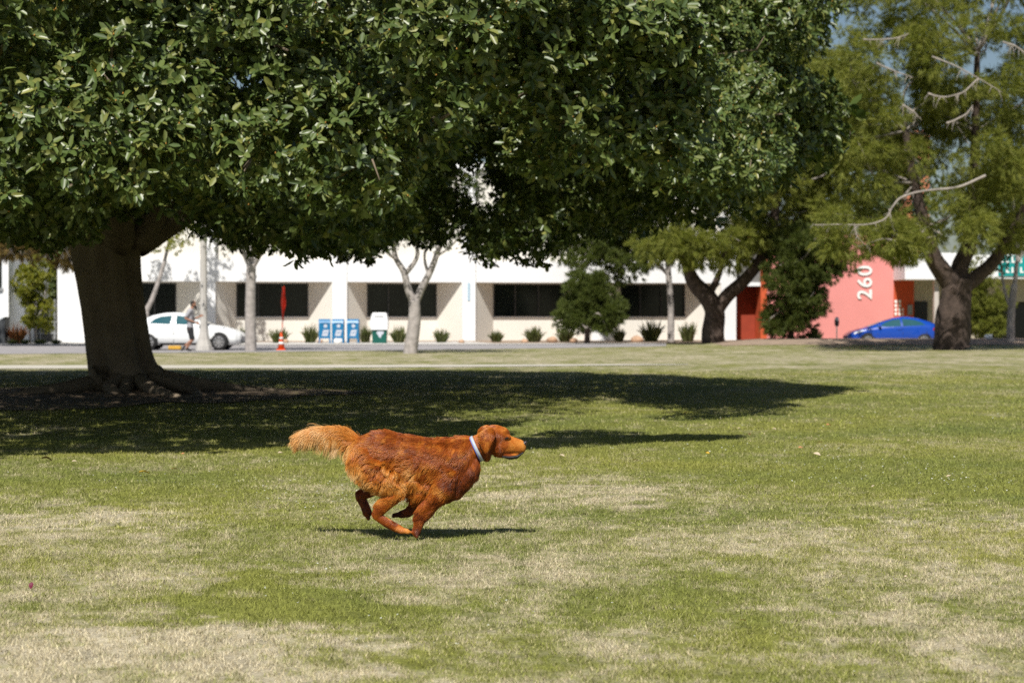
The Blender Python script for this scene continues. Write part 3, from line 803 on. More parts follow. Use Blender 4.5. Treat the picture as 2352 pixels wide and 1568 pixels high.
def arm(sh, el, wr, s):
    out = chain([J(*sh, s * .185, .055), J(*[(a + b) / 2 for a, b in zip(sh, el)], s * .20, .047), J(*el, s * .205, .040)])
    out += chain([J(*el, s * .205, .040), J(*[(a * .6 + b * .4) for a, b in zip(el, wr)], s * .185, .038), J(*wr, s * .14, .026)])
    dx, dz = wr[0] - el[0], wr[1] - el[1]; l = math.hypot(dx, dz); dx /= l; dz /= l
    px = lambda a, b: (wr[0] + (dx * a - dz * b) * JS, wr[1] + (dz * a + dx * b) * JS)
    out += chain([J(*wr, s * .14, .026, .02, .03), J(*px(.08, 0), s * .13, .038, .017, .036)])
    for k, (b, ln) in enumerate([(-.030, .070), (-.010, .082), (.010, .078), (.028, .060)]):   # curled fingers
        out += chain([J(*px(.095, b), s * .13, .0095), J(*px(.095 + ln * .5, b + .008), s * .125, .009), J(*px(.095 + ln * .62, b + .010), s * .105, .0085), J(*px(.095 + ln * .35, b + .008), s * .092, .008)])
    out += chain([J(*px(.035, -.03), s * .125, .011), J(*px(.07, -.052), s * .115, .010), J(*px(.105, -.05), s * .105, .009)])
    return out
body += arm((438, 714), (428, 731), (450.5, 740.5), -1)
body += arm((437, 714), (442, 733), (457, 727), 1)
def leg(hip, kn, an, toe, s):
    out = chain([J(*hip, s * .085, .095), J(*[(a + b) / 2 for a, b in zip(hip, kn)], s * .09, .080), J(*kn, s * .09, .058)])
    out += chain([J(*kn, s * .09, .056), J(*[(a * .65 + b * .35) for a, b in zip(kn, an)], s * .088, .056), J(*an, s * .085, .036)])
    out += chain([J(*an, s * .085, .038), J(*[(a * .5 + b * .5) for a, b in zip(an, toe)], s * .085, .036, .042), J(*toe, s * .085, .028, .04)])
    return out
LN = ((436.5, 755), (443.5, 780), (425.5, 793.5), (418.5, 803.5)); LF = ((436.5, 755), (440, 781), (427, 800.5), (437, JG - 1.6))
body += leg(*LN, -1) + leg(*LF, 1)
me = skin_mesh("person_body", body, .009, 4)
link("body", me, MT['skin'], jog, True)
sh = chain([J(438, 712.5, 0, .115, .195, .075), J(437.5, 721, 0, .13, .185, .10), J(437, 733, 0, .122, .165, .11), J(436.5, 745, 0, .122, .17, .10), J(437, 757, 0, .13, .175, .08), J(438, 764, 0, .12, .17, .05)])
for s, el in ((-1, (431, 725)), (1, (440, 727))): sh += chain([J(438, 714, s * .18, .075), J(*el, s * .205, .065)])
link("shirt", skin_mesh("shirt_mesh", sh, .014, 5), MT['shirt'], jog, True)
so_ = []
for s, L_ in ((-1, LN), (1, LF)):
    hip, kn = L_[0], L_[1]
    so_ += chain([J(hip[0], hip[1] - 1, s * .08, .115, .10, .10), J(*[(a * .25 + b * .75) for a, b in zip(hip, kn)], s * .095, .098), J(*[(a * .1 + b * .9) for a, b in zip(hip, kn)], s * .095, .088, .088, .05)])
link("shorts", skin_mesh("shorts_mesh", so_, .014, 5), MT['shorts'], jog, True)
hr = [np.array(J(443.2, 695.5, 0, .10, .088, .088)), np.array(J(441.5, 698.5, 0, .075, .082, .09))]
link("hair", skin_mesh("hair_mesh", hr, .01, 4), MT['hair_dark'], jog, True)
bd = [np.array(J(448.5, 704.5, 0, .055, .055, .05)), np.array(J(450, 708.5, 0, .04, .045, .055)), np.array(J(446.5, 702.5, 0, .045, .074, .04))]
link("beard", skin_mesh("beard_mesh", bd, .01, 4), MT['hair_dark'], jog, True)
for L_, s in ((LN, -1), (LF, 1)):
    an, toe = L_[2], L_[3]
    q = chain([J(*[(a * .85 + b * .15) for a, b in zip(an, toe)], s * .085, .048, .046), J(*[(a * .5 + b * .5) for a, b in zip(an, toe)], s * .085, .045, .05), J(*toe, s * .085, .034, .048)])
    link("shoe", skin_mesh("shoe_mesh", q, .01, 3), MT['shoe'], jog, True)
# ------------------------------------------------------------------ foliage builders
def unit(a): return a / np.maximum(np.linalg.norm(a, axis=-1, keepdims=True), 1e-9)
def rosettes(C, A, k, L, W, spread=(.15, .75), rg=rng):
    """k leaves round every centre C, facing along A; each leaf is two folded quads"""
    C = np.repeat(np.asarray(C), k, 0); A = unit(np.repeat(np.asarray(A), k, 0)); n = len(C)
    ref = np.where(np.abs(A[:, 2:3]) < .9, np.array([[0, 0, 1.]]), np.array([[1., 0, 0]]))
    X = unit(np.cross(A, ref)); Y = np.cross(A, X)
    az = np.tile(np.arange(k) * 2.399, n // k) + rg.uniform(0, .9, n) + np.repeat(rg.uniform(0, 6.28, n // k), k)
    a = rg.uniform(*spread, n)[:, None]
    d = unit(A * a + (X * np.cos(az)[:, None] + Y * np.sin(az)[:, None]) * np.sqrt(np.maximum(1 - a * a, .05)) + rg.normal(0, .16, (n, 3)))
    d[:, 2] -= .10; d = unit(d)
    s = unit(np.cross(d, A + rg.normal(0, .25, (n, 3)))); nn = np.cross(s, d)
    Ln = (L * rg.uniform(.5, 1.3, n))[:, None]; Wn = (W * rg.uniform(.8, 1.2, n))[:, None]; fold = Wn * rg.uniform(.02, .16, n)[:, None]
    c = C + rg.normal(0, .015, (n, 3))
    V = np.stack([c, c + d * Ln * .42 + s * Wn * .5 + nn * fold, c + d * Ln * .80 + s * Wn * .38 + nn * fold, c + d * Ln - nn * Ln * .08,
                  c + d * Ln * .80 - s * Wn * .38 + nn * fold, c + d * Ln * .42 - s * Wn * .5 + nn * fold], 1)
    b = (np.arange(n) * 6)[:, None]
    F = np.concatenate([b + np.array([[0, 1, 2, 3]]), b + np.array([[0, 3, 4, 5]])], 0)
    return V.reshape(-1, 3), F
def tufts(C, D, k, L, w, open_=.75, droop=.25, rg=rng):
    """k needles fanning round every twig tip"""
    C = np.repeat(np.asarray(C), k, 0); D = np.repeat(unit(np.asarray(D)), k, 0); n = len(C)
    d = unit(D + rg.normal(0, open_, (n, 3))); d[:, 2] -= droop; d = unit(d)
    s = unit(np.cross(d, rg.normal(0, 1, (n, 3)))) * (w * .5)
    Ln = (L * rg.uniform(.6, 1.2, n))[:, None]; base = C + rg.normal(0, .03, (n, 3))
    V = np.stack([base - s, base + s, base + d * Ln + s * .5, base + d * Ln - s * .5], 1).reshape(-1, 3)
    return V, (np.arange(n) * 4)[:, None] + np.array([[0, 1, 2, 3]])
def merge(parts):
    off = 0; Vs = []; Fs = []
    for V, F in parts: Vs.append(V); Fs.append(F + off); off += len(V)
    return np.concatenate(Vs), np.concatenate(Fs)
def on_clump(c, rad, n, up=.35, flat=.7, rg=rng, inner=.55):
    d = unit(rg.normal(0, 1, (n, 3))); r = rg.uniform(inner, 1, n)[:, None] ** .6
    P_ = c + d * r * rad * np.array([1, 1, flat])
    A = unit(d + np.array([0, 0, up]) + rg.normal(0, .35, (n, 3)))
    return P_, A
def curve_pts(pts, n=14):
    """smooth polyline through the given points"""
    pts = [Vector(p) for p in pts]; out = []
    m = len(pts)
    for i in range(m - 1):
        p0, p1, p2, p3 = pts[max(i - 1, 0)], pts[i], pts[i + 1], pts[min(i + 2, m - 1)]
        for j in range(n):
            t = j / n; t2 = t * t; t3 = t2 * t
            out.append(.5 * ((2 * p1) + (p2 - p0) * t + (2 * p0 - 5 * p1 + 4 * p2 - p3) * t2 + (3 * p1 - p0 - 3 * p2 + p3) * t3))
    out.append(pts[-1]); return out
def limb(mb, pts, r0, r1, n=8, seg=6, mi=0, flute=None):
    q = curve_pts(pts, seg); mb.tube(q, list(np.linspace(r0, r1, len(q))), n, mi, flute=flute)
def rel(root, V): return np.asarray(V) - np.array(root.location)

# ------------------------------------------------------------------ the big broad-leaved tree on the left
FX, FY = -6.74, 34.0
fic = empty("broadleaf_tree", (FX, FY, 0)); tag(fic, "huge spreading evergreen tree with thick fluted trunk shading the lawn", "tree")
lf_big = leaf_mat("glossy_leaf", [(.050, .082, .020), (.085, .125, .028), (.130, .165, .040), (.062, .100, .030), (.220, .225, .054)], .40, .52, .10)
ring = [(930, 175, 425), (915, 196, 412), (900, 207, 390), (885, 211, 376), (860, 209, 358), (820, 205, 345), (760, 199, 336), (700, 192, 328), (640, 182, 322), (590, 172, 320), (545, 164, 322), (500, 150, 330), (470, 138, 345)]
pts = []; rad = []
for v, a, b in ring:
    p = P((a + b) / 2, v, FY); pts.append((p.x - FX, 0, max(p.z, -.12))); rad.append((b - a) / 2 / FPX * FY)
q = curve_pts(pts, 5); rr = np.interp(np.linspace(0, 1, len(q)), np.linspace(0, 1, len(rad)), rad)
mb = MB()
def flute(a, t):
    k = 1.0 - t * .35
    return 1 + k * (.26 * (abs(math.cos(2.5 * a + .55 + t * .6)) - .62) + .15 * (abs(math.cos(4 * a + t * 1.0 + .2)) - .62) + .03 * math.cos(13 * a - t * 1.5)) - .01
mb.tube(q, list(rr), 72, flute=flute)
top = Vector(pts[-1])
rl = random.Random(5)
limbs = [((.4, -.1, 2.6), (1.6, -1.8, 4.1), (4.6, -5.5, 4.8), (6.0, -9.0, 5.0), .20), ((-.3, -.2, 2.6), (-1.8, -2.4, 4.2), (-4.5, -7, 4.6), (-6, -10, 5.0), .24), ((.1, -.3, 2.6), (.5, -3.5, 4.2), (1.0, -7.5, 5.4), (1.5, -11, 5.2), .30),
         ((.4, 0, 2.6), (2.6, .6, 4.2), (7.0, .8, 4.9), (11, .2, 5.0), .20), ((.3, .2, 2.6), (2.4, 3.2, 4.4), (4.5, 7.5, 6.2), (6, 11, 6.0), .28), ((-.4, .2, 2.6), (-2.5, 3, 4.4), (-5, 7, 6), (-7, 10.5, 6), .28),
         ((-.4, 0, 2.6), (-2.8, .4, 4.3), (-7, .2, 5), (-11, -.5, 5.4), .30), ((0, 0, 2.7), (.3, .3, 5), (.8, -.2, 7.5), (.6, .2, 10), .36), ((.4, -.2, 2.6), (2.0, -1.5, 4.4), (6.5, -4.0, 6.6), (9.5, -6, 7.4), .26), ((-.2, -.3, 2.6), (-1.2, -2.5, 4.8), (-2.2, -6.0, 7.0), (-3.5, -8.5, 8.2), .26)]
for a, b, c, d, r0 in limbs: limb(mb, [a, b, c, d], r0, .07, 12, 8)
for i in range(13):      # surface roots
    an = i / 13 * 6.283 + rl.uniform(-.15, .15); ln = rl.uniform(.9, 2.6); w = rl.uniform(-.6, .6)
    pp = []
    for k in range(5):
        t = k / 4; a2 = an + w * t * t; r_ = .55 + ln * t
        pp.append((math.cos(a2) * r_ + .22, math.sin(a2) * r_, float(.10 * math.exp(-(r_ * r_) / 5.8)) + .16 * (1 - t) ** 2 - .035 + rl.uniform(-.02, .03)))
    limb(mb, pp, rl.uniform(.13, .19), .03, 10, 5)
trunk_mb = mb
# bare soil and litter under it
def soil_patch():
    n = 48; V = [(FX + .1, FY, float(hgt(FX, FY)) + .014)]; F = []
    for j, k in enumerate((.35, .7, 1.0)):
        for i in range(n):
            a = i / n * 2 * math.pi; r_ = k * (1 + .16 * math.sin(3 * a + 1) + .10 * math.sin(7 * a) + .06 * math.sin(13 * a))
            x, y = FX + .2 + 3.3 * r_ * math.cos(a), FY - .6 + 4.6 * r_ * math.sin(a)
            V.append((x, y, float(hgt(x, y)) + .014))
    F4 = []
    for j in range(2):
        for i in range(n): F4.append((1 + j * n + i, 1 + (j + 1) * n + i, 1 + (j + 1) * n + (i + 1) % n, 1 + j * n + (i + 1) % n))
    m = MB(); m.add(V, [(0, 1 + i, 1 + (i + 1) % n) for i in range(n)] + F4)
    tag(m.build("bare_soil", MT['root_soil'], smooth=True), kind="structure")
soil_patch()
vb_u = [-900, -300, 0, 60, 130, 180, 250, 330, 400, 470, 560, 650, 720, 800, 870, 950, 1040, 1085, 1120, 1180, 1250, 1300, 1400, 1500, 1600, 1700, 1780, 1850, 1950, 1985, 2100]
vb_v = [545, 545, 550, 562, 572, 560, 510, 480, 545, 560, 562, 580, 592, 605, 562, 556, 545, 560, 605, 608, 596, 584, 545, 520, 512, 500, 440, 385, 335, 300, 260]
ub_v = [-700, 0, 50, 95, 120, 170, 200, 240, 320, 345, 370, 430, 500, 620]
ub_u = [2040, 2005, 2000, 1880, 1820, 1800, 1930, 1985, 1975, 1900, 1850, 1790, 1725, 1650]
def Rz(z): return np.interp(z, [1.8, 2.6, 4.0, 6.0, 8.0, 10.0, 11.4], [.95, 1.0, .99, .90, .73, .44, .05])
def Rphi(a):
    w = (np.asarray(a) + math.pi) % (2 * math.pi) - math.pi
    return 13.3 * (1 + .04 * np.sin(3 * a + .5) + .03 * np.sin(7 * a)) + 1.9 * np.exp(-((w + 1.55) / .50) ** 2) + 1.9 * np.exp(-((w + .97) / .17) ** 2)
vf_u = [-300, 0, 100, 250, 330, 400, 470, 560, 700, 850, 930, 1000, 1100, 1200, 1300, 1400, 1500, 1600, 1700, 1800, 1900, 1985]
vf_v = [525, 510, 515, 510, 470, 440, 470, 500, 515, 508, 470, 400, 380, 420, 440, 420, 440, 470, 460, 430, 345, 300]
fine = []; coarse = []; under = []
rg = np.random.default_rng(11)
def jag(u): return 14 * np.sin(u * .047) + 11 * np.sin(u * .121 + 1) + 4
def fits(c, rad):
    u, v = project(np.array(c)); px = rad * FPX / c[1]
    if v + px * .72 > np.interp(u, vb_u, vb_v) + jag(u): return False
    if u + px * .85 > np.interp(v, ub_v, ub_u): return False
    for (hu, hv, hr) in ((1095, 425, 34), (395, 520, 40), (2030, 30, 60), (660, 470, 0), (590, 175, 12)):
        if hr and math.hypot(u - hu, v - hv) < hr + px * .7: return False
    return True
# big boughs push the crown outwards here and there, so it reads as lit lobes with dark hollows between
CY0 = FY - 1.6
lobes = []
for (u, v, k) in [(220, 320, 1.0), (720, 420, 1.15), (120, 140, .9), (600, 110, .9), (1250, 120, 1.0), (1690, 290, 1.2), (1900, 255, 1.1), (1800, 320, .8), (1480, 90, 1.0), (1620, 170, .8), (1560, 400, .7), (360, 460, .7), (960, 60, .8), (1700, 60, .9), (30, 470, .8), (-150, 300, 1), (1420, 230, .6), (700, 545, .5), (1200, 545, .5), (930, 500, .4)]:
    x = (u - 1176) / FPX; Y = CY0 - 12.0
    for _i in range(4):
        xx = x * Y; Y = CY0 - math.sqrt(max(13.3 ** 2 - (xx - FX) ** 2, 4.0))
    lobes.append((np.array(P(u, v, Y)), k))
COT = 1 / math.tan(R(SUN_EL))
sv = [800, 845, 862, 880, 892, 906, 922, 936, 952, 964, 978, 992, 1002, 1016, 1028, 1044, 1070]
su = [700, 1050, 1500, 1850, 1960, 1900, 1780, 1840, 1790, 1500, 1360, 1420, 1690, 1560, 1050, 760, 500]
def shade_ok(c, rad):
    """crown edge on the sunny side, read off the shadow the tree throws on the lawn"""
    g = np.array([c[0] - to_sun.x / to_sun.z * c[2], c[1] - to_sun.y / to_sun.z * c[2], 0.0])
    u, v = project(g)
    if v > 1048 or v < 842: return False
    if c[0] > -1.0 and c[1] < 24.6 + max(0.0, c[2] - 3.0) * 1.30 * min(1.0, (c[0] + 1.0) / 2.5) and c[2] > 3.6: return False
    return u + rad * FPX / g[1] * .40 < np.interp(v, sv, su)
def bough(c):
    return max(k * math.exp(-((c - q) ** 2 * np.array([1, .5, 1.6])).sum() / (2 * 1.15 ** 2)) for q, k in lobes)
cand = []
for _ in range(60000):
    a = rg.uniform(math.pi * .93, math.pi * 2.07); z = rg.uniform(1.9, 6.6); r_ = Rphi(a) * Rz(z) * rg.uniform(.93, 1.0)
    c = np.array([FX + r_ * math.cos(a), CY0 + r_ * math.sin(a), z])
    u, v = project(c)
    if not (-240 < u < 2150 and -160 < v < 700): continue
    q = bough(c); k = 1 + .14 * (q - .55)
    c = np.array([FX + r_ * k * math.cos(a), CY0 + r_ * k * math.sin(a), z]); rad = rg.uniform(.38, .78) * (.8 + .3 * q)
    if not fits(c, rad) or (c[2] < 7 and not shade_ok(c, rad)): continue
    u, v = project(c)
    if any(math.hypot(u - hu, v - hv) < hr + rad * FPX / c[1] * .35 for hu, hv, hr in ((985, 340, 75), (1120, 330, 85), (180, 50, 70), (560, 260, 45), (1420, 470, 90), (1330, 330, 45), (1060, 220, 40), (30, 210, 40), (1760, 130, 40))): continue
    if v + rad * FPX / c[1] * .72 > np.interp(u, vf_u, vf_v) + rg.normal(0, 8): continue
    cand.append((min(0, -v + np.interp(u, vb_u, vb_v) - rad * FPX / c[1] - 60) * 0 + (0 if v + rad * FPX / c[1] * .72 > np.interp(u, vb_u, vb_v) - 30 else 1) + rg.random() * .9, c, rad, a, q))
cand.sort(key=lambda t: t[0])
pos = np.zeros((0, 4))
for _, c, rad, a, q in cand:
    if q < .25 and rg.random() < .86: continue
    if len(pos):
        d2 = ((pos[:, :3] - c) ** 2 * np.array([1, 1, 1.7])).sum(1)
        if (d2 < (.52 * (rad + pos[:, 3])) ** 2).any(): continue
    pos = np.vstack([pos, [*c, rad]]); fine.append((c, rad, a))
# boughs on the right flank stand further back; front-most first
cand = []
for _ in range(60000):
    Y = rg.uniform(23, 37); u = rg.uniform(1380, 1985); v = rg.uniform(-80, 470); c = np.array(P(u, v, Y)); rad = rg.uniform(.38, .78)
    if c[2] < 2.3 or (c[0] - FX) ** 2 + (c[1] - CY0) ** 2 > (13.6 * float(Rz(c[2]))) ** 2: continue
    if not fits(c, rad) or not shade_ok(c, rad): continue
    if v + rad * FPX / c[1] * .72 > np.interp(u, vf_u, vf_v) - 5 or (u < 1500 and v > 260): continue
    if (math.sin(u * .021 + 1) + math.sin(v * .034 + u * .011)) < -.75: continue
    cand.append((Y + rg.uniform(0, 2.0), c, rad))
cand.sort(key=lambda t: t[0]); nr = 0
for _, c, rad in cand:
    d2 = ((pos[:, :3] - c) ** 2 * np.array([1, .5, 1.7])).sum(1)
    if (d2 < (.56 * (rad + pos[:, 3])) ** 2).any(): continue
    pos = np.vstack([pos, [*c, rad]]); fine.append((c, rad, -1.15)); nr += 1
    if nr > 150: break
for i in range(46):     # a long low bough reaching forward on the right; its shadow is the near finger on the lawn
    t = rg.uniform(0, 1); g = G(930 + 740 * t + rg.normal(0, 12), 1024 - 22 * t + rg.normal(0, 5) * (1.25 - t)); z = rg.uniform(3.0, 4.5)
    c = np.array(g) + np.array(to_sun) * (z / to_sun.z); fine.append((c, rg.uniform(.34, .62) * (1.1 - .35 * t), -1.2))
for _ in range(40):     # extra clumps added along the sun's path to keep the trunk in shade
    k = rg.uniform(4.6, 11); c = np.array([FX, FY, 1.2]) + np.array(to_sun) * k + rg.normal(0, .9, 3)
    if c[2] > 4.3 and fits(c, 1.2): coarse.append((c, 1.2, -1.57))
for _ in range(14000):
    a = rg.uniform(0, 2 * math.pi); z = rg.uniform(2.2, 11.4); shell = rg.random() < .62
    r_ = Rphi(a) * Rz(z) * (rg.uniform(.86, 1.0) if shell else rg.uniform(.25, .85))
    if not shell and z < 4.4: continue
    c = np.array([FX + r_ * math.cos(a), CY0 + r_ * math.sin(a), z]); rad = rg.uniform(1.0, 1.5)
    u, v = project(c)
    if shell and (-260 < u < 2150 and -150 < v < 700) and math.sin(a) < .25: continue
    if not fits(c, rad) or not shade_ok(c, rad): continue
    if any(((c - q[0]) ** 2).sum() < (.72 * (rad + q[1])) ** 2 * (.55 if shell else .8) for q in coarse): continue
    coarse.append((c, rad, a))
# shaded foliage hanging under the dome: the dark fringe seen below the lit boughs
upos = np.zeros((0, 4))
for k in range(60000):
    a = rg.uniform(0, 2 * math.pi); r_ = Rphi(a) * rg.uniform(.26, .97); z = rg.uniform(2.0, 4.4)
    if k % 2: a = rg.uniform(-2.2, -.9); r_ = rg.uniform(3.4, 10); z = rg.uniform(2.2, 3.8)
    if r_ < 3.4 and z < 3.4: continue
    c = np.array([FX + r_ * math.cos(a), CY0 + r_ * math.sin(a), z]); rad = rg.uniform(.30, .66)
    if r_ / Rphi(a) > .84 and math.sin(a) < -.2: continue
    if c[0] > -1.5 and c[1] < 29.5: continue
    u, v = project(c)
    if not (-240 < u < 2150 and -100 < v < 700) or not fits(c, rad) or not shade_ok(c, rad): continue
    if len(upos) and (((upos[:, :3] - c) ** 2).sum(1) < (.60 * (rad + upos[:, 3])) ** 2).any(): continue
    upos = np.vstack([upos, [*c, rad]]); under.append((c, rad, a))
    if len(under) > 1000: break
parts = []; twigs = trunk_mb; fruit = []
for c, rad, a in fine:
    n = int(150 * rad ** 1.7) + 16
    C, A = on_clump(c, rad, n, .45, .72, rg, .35)
    out = np.array([math.cos(a), math.sin(a), .25]); A = unit(A + out * .45)
    parts.append(rosettes(C, A, 8, .116, .049, (.1, .8), rg))
    fruit.append(C[rg.random(n) < .45] + A[:1] * .03)
    for i in range(1):
        e = C[i]; m_ = (c + e) / 2 + rg.normal(0, .08, 3)
        twigs.tube([Vector(c - out * .9 * rad - np.array([FX, FY, 0])), Vector(m_ - np.array([FX, FY, 0])), Vector(e - np.array([FX, FY, 0]))], [.022, .014, .006], 5)
for c, rad, a in under:
    C, A = on_clump(c, rad, int(42 * rad ** 1.6) + 8, .1, .8, rg, .2)
    parts.append(rosettes(C, A, 7, .14, .062, (.1, .8), rg))
for c, rad, a in coarse:
    near = c[1] < 31 and math.sin(a) < .3; n = int((90 if near else 34) * rad ** 1.5) + 8
    C, A = on_clump(c, rad, n, .45, .75, rg, .2)
    parts.append(rosettes(C, A, 7, .15 if near else .27, .065 if near else .12, (.1, .8), rg))
V, F = merge(parts)
# a few larger leaves in the deep interior have been placed; drop any leaf that hangs under the skirt or past the outline
u, v = project(V.reshape(-1, 6, 3)[:, 0]); keep = (v < np.interp(u, vb_u, vb_v) + jag(u) + 12 + rg.normal(0, 13, len(u))) & (V.reshape(-1, 6, 3)[:, 0, 2] > 1.5)
Vl = V.reshape(-1, 6, 3)[keep].reshape(-1, 3); n = len(Vl) // 6; b = (np.arange(n) * 6)[:, None]
F = np.concatenate([b + np.array([[0, 1, 2, 3]]), b + np.array([[0, 3, 4, 5]])], 0)
big_mesh("crown", rel(fic, Vl), F, lf_big, fic)
trunk_mb.build("trunk", MT['bark_ficus'], fic, True)
C = np.concatenate(fruit); C = C[rg.random(len(C)) < .7]
t4 = np.array([[0, 0, .014], [.013, 0, -.007], [-.007, .012, -.007], [-.007, -.012, -.007]])
Vf = (C[:, None, :] + t4[None]).reshape(-1, 3); b = (np.arange(len(C)) * 4)[:, None]
Ff = np.concatenate([b + np.array([[0, 1, 2]]), b + np.array([[0, 2, 3]]), b + np.array([[0, 3, 1]]), b + np.array([[1, 3, 2]])])
tag(big_mesh("fruit", rel(fic, Vf), Ff, mat("small_ochre_fruit", (.34, .17, .03), .5, .3, 30), fic), kind="stuff")
print("ficus", len(fine), len(coarse), n)

# ------------------------------------------------------------------ pines and other trees along the far edge
needle = leaf_mat("pine_needle", [(.100, .125, .020), (.160, .180, .028), (.240, .240, .045), (.130, .145, .024)], .6, .3, .28)
needle_dark = leaf_mat("dark_needle", [(.042, .062, .012), (.075, .100, .018), (.130, .150, .030)], .6, .3, .22)
needle_brown = leaf_mat("browning_needle", [(.11, .085, .025), (.20, .115, .035), (.075, .080, .020), (.25, .16, .06)], .65, .25, .25)
leaf_yellow = leaf_mat("yellow_green_leaf", [(.16, .18, .015), (.24, .23, .02), (.11, .14, .015), (.33, .29, .04)], .5, .4, .35)
leaf_mid = leaf_mat("mid_green_leaf", [(.035, .06, .014), (.06, .085, .02), (.09, .11, .026)], .45, .45, .25)
def clumps_in(rg, blobs, n, rmin, rmax):
    """clump centres inside picture-sized ellipsoids (u, v, ru, rv, Y, depth radius)"""
    wt = np.array([b[2] * b[3] for b in blobs], float); wt /= wt.sum(); out = []
    for i in rg.choice(len(blobs), n, p=wt):
        u, v, ru, rv, Y, dy = blobs[i]
        d = unit(rg.normal(0, 1, 3)) * rg.uniform(.25, 1) ** .5
        y = Y + d[1] * dy; p = P(u + d[0] * ru, v + d[2] * rv, y)
        out.append((np.array(p), rg.uniform(rmin, rmax), np.array([d[0], d[1], -d[2]])))
    return out
def conifer(name, label, base, trunk_parts, blobs, nclump, rr, ntuft, kneedle, L, w, m_needle, m_bark, seed, twigs=40, droop=.3, group=None, flat=.6, gaps=(), vmax=None, cat="tree"):
    rg = np.random.default_rng(seed)
    root = empty(name, base); tag(root, label, cat, group)
    mb = MB()
    for pts, r0, r1 in trunk_parts: limb(mb, [Vector(p) - Vector(base) for p in pts], r0, r1, 14, 7, flute=lambda a, t: 1 + .07 * math.cos(6 * a + 9 * t) + .05 * math.cos(11 * a - 14 * t))
    mb.build("trunk", m_bark, root, True)
    parts = []; tw = MB(); cl = clumps_in(rg, blobs, nclump, *rr)
    def ok(p, px=0):
        u, v = project(np.array(p))
        if vmax is not None and v + px > np.interp(u, vmax[0], vmax[1]): return False
        return all(math.hypot((u - g[0]) / g[2], (v - g[1]) / g[3]) > 1 for g in gaps)
    for c, r_, d in cl:
        if not ok(c, r_ * .5 * FPX / c[1]): continue
        C, A = on_clump(c, r_, max(6, int(ntuft * (r_ / rr[1]) ** 1.4)), .25, rg.uniform(.45, 1.0), rg, .3)
        A = unit(A + d * .5)
        parts.append(tufts(C, A, kneedle, L, w, .40, droop, rg))
    V, F = merge(parts)
    big_mesh("crown", rel(root, V), F, m_needle, root)
    tp = [Vector(p) for t in trunk_parts for p in t[0][1:]]
    sel = rg.permutation(len(cl))[:twigs]
    for i in sel:
        c, r_, d = cl[i]
        if not ok(c): continue
        c = Vector(c); s = min(tp, key=lambda q: (q - c).length + .6 * max(0, q.z - c.z))
        mid = s.lerp(c, .55) + Vector(rg.normal(0, .35, 3)); e = c + (c - mid).normalized() * r_ * .7
        limb(tw, [s - Vector(base), mid - Vector(base), c - Vector(base), e - Vector(base)], .055, .012, 5, 4)
    if tw.v: tw.build("branch", MT['twig_pale'], root, True)
    return root
# pine A, thick dark trunk at the right
YA = 76.5
bA = ground_at(2186, YA)
pA = lambda u, v, dy=0: P(u, v, YA + dy)
conifer("pine_tree", "big pine with thick dark furrowed trunk standing beside the blue car's tail", bA,
        [([pA(2186, 806), pA(2184, 795), pA(2186, 770), pA(2192, 720), pA(2196, 680), pA(2198, 640)], .74, .56),
         ([pA(2194, 660), pA(2165, 625, -.2), pA(2140, 585, -.5), pA(2125, 520, -.8), pA(2100, 420, -1), pA(2080, 300, -1)], .44, .12),
         ([pA(2200, 660), pA(2206, 610, .3), pA(2225, 560, .3), pA(2235, 470, .2), pA(2240, 300, 0), pA(2245, 120, 0)], .40, .10),
         ([pA(2205, 665), pA(2250, 630, .1), pA(2290, 590, .2), pA(2330, 520, 0), pA(2380, 420, -.5)], .34, .10)],
        [(2080, 180, 170, 130, YA - 1, 4), (2240, 120, 190, 140, YA, 4.5), (2020, 330, 170, 130, YA - 1, 4), (2250, 330, 190, 150, YA, 4.5), (2010, 520, 175, 66, YA - 2, 3), (2170, 500, 130, 66, YA - 2.5, 2.5), (2330, 470, 110, 90, YA, 4), (2310, 240, 120, 80, YA + 1, 4), (2190, 260, 110, 60, YA + 2, 4), (2180, -60, 260, 90, YA, 4.5), (1930, 230, 80, 170, YA + 2, 3), (2120, 40, 80, 50, YA, 3), (2020, 40, 70, 60, YA, 3), (1990, 562, 120, 34, YA - 4, 1.5), (1990, 562, 120, 34, YA - 4, 1.5), (2010, 545, 120, 40, YA - 4, 1.5)],
        300, (.50, .95), 78, 15, .27, .019, needle, MT['bark_pine'], 21, 60, .55, "pines on the right of the lawn", gaps=((2035, 14, 26, 28), (2165, 72, 34, 20), (2215, 140, 28, 20), (2335, 40, 34, 18), (2215, 395, 16, 16)),
        vmax=([1700, 1840, 1880, 1960, 2120, 2160, 2230, 2300, 2400], [560, 575, 600, 606, 606, 572, 560, 600, 600]))
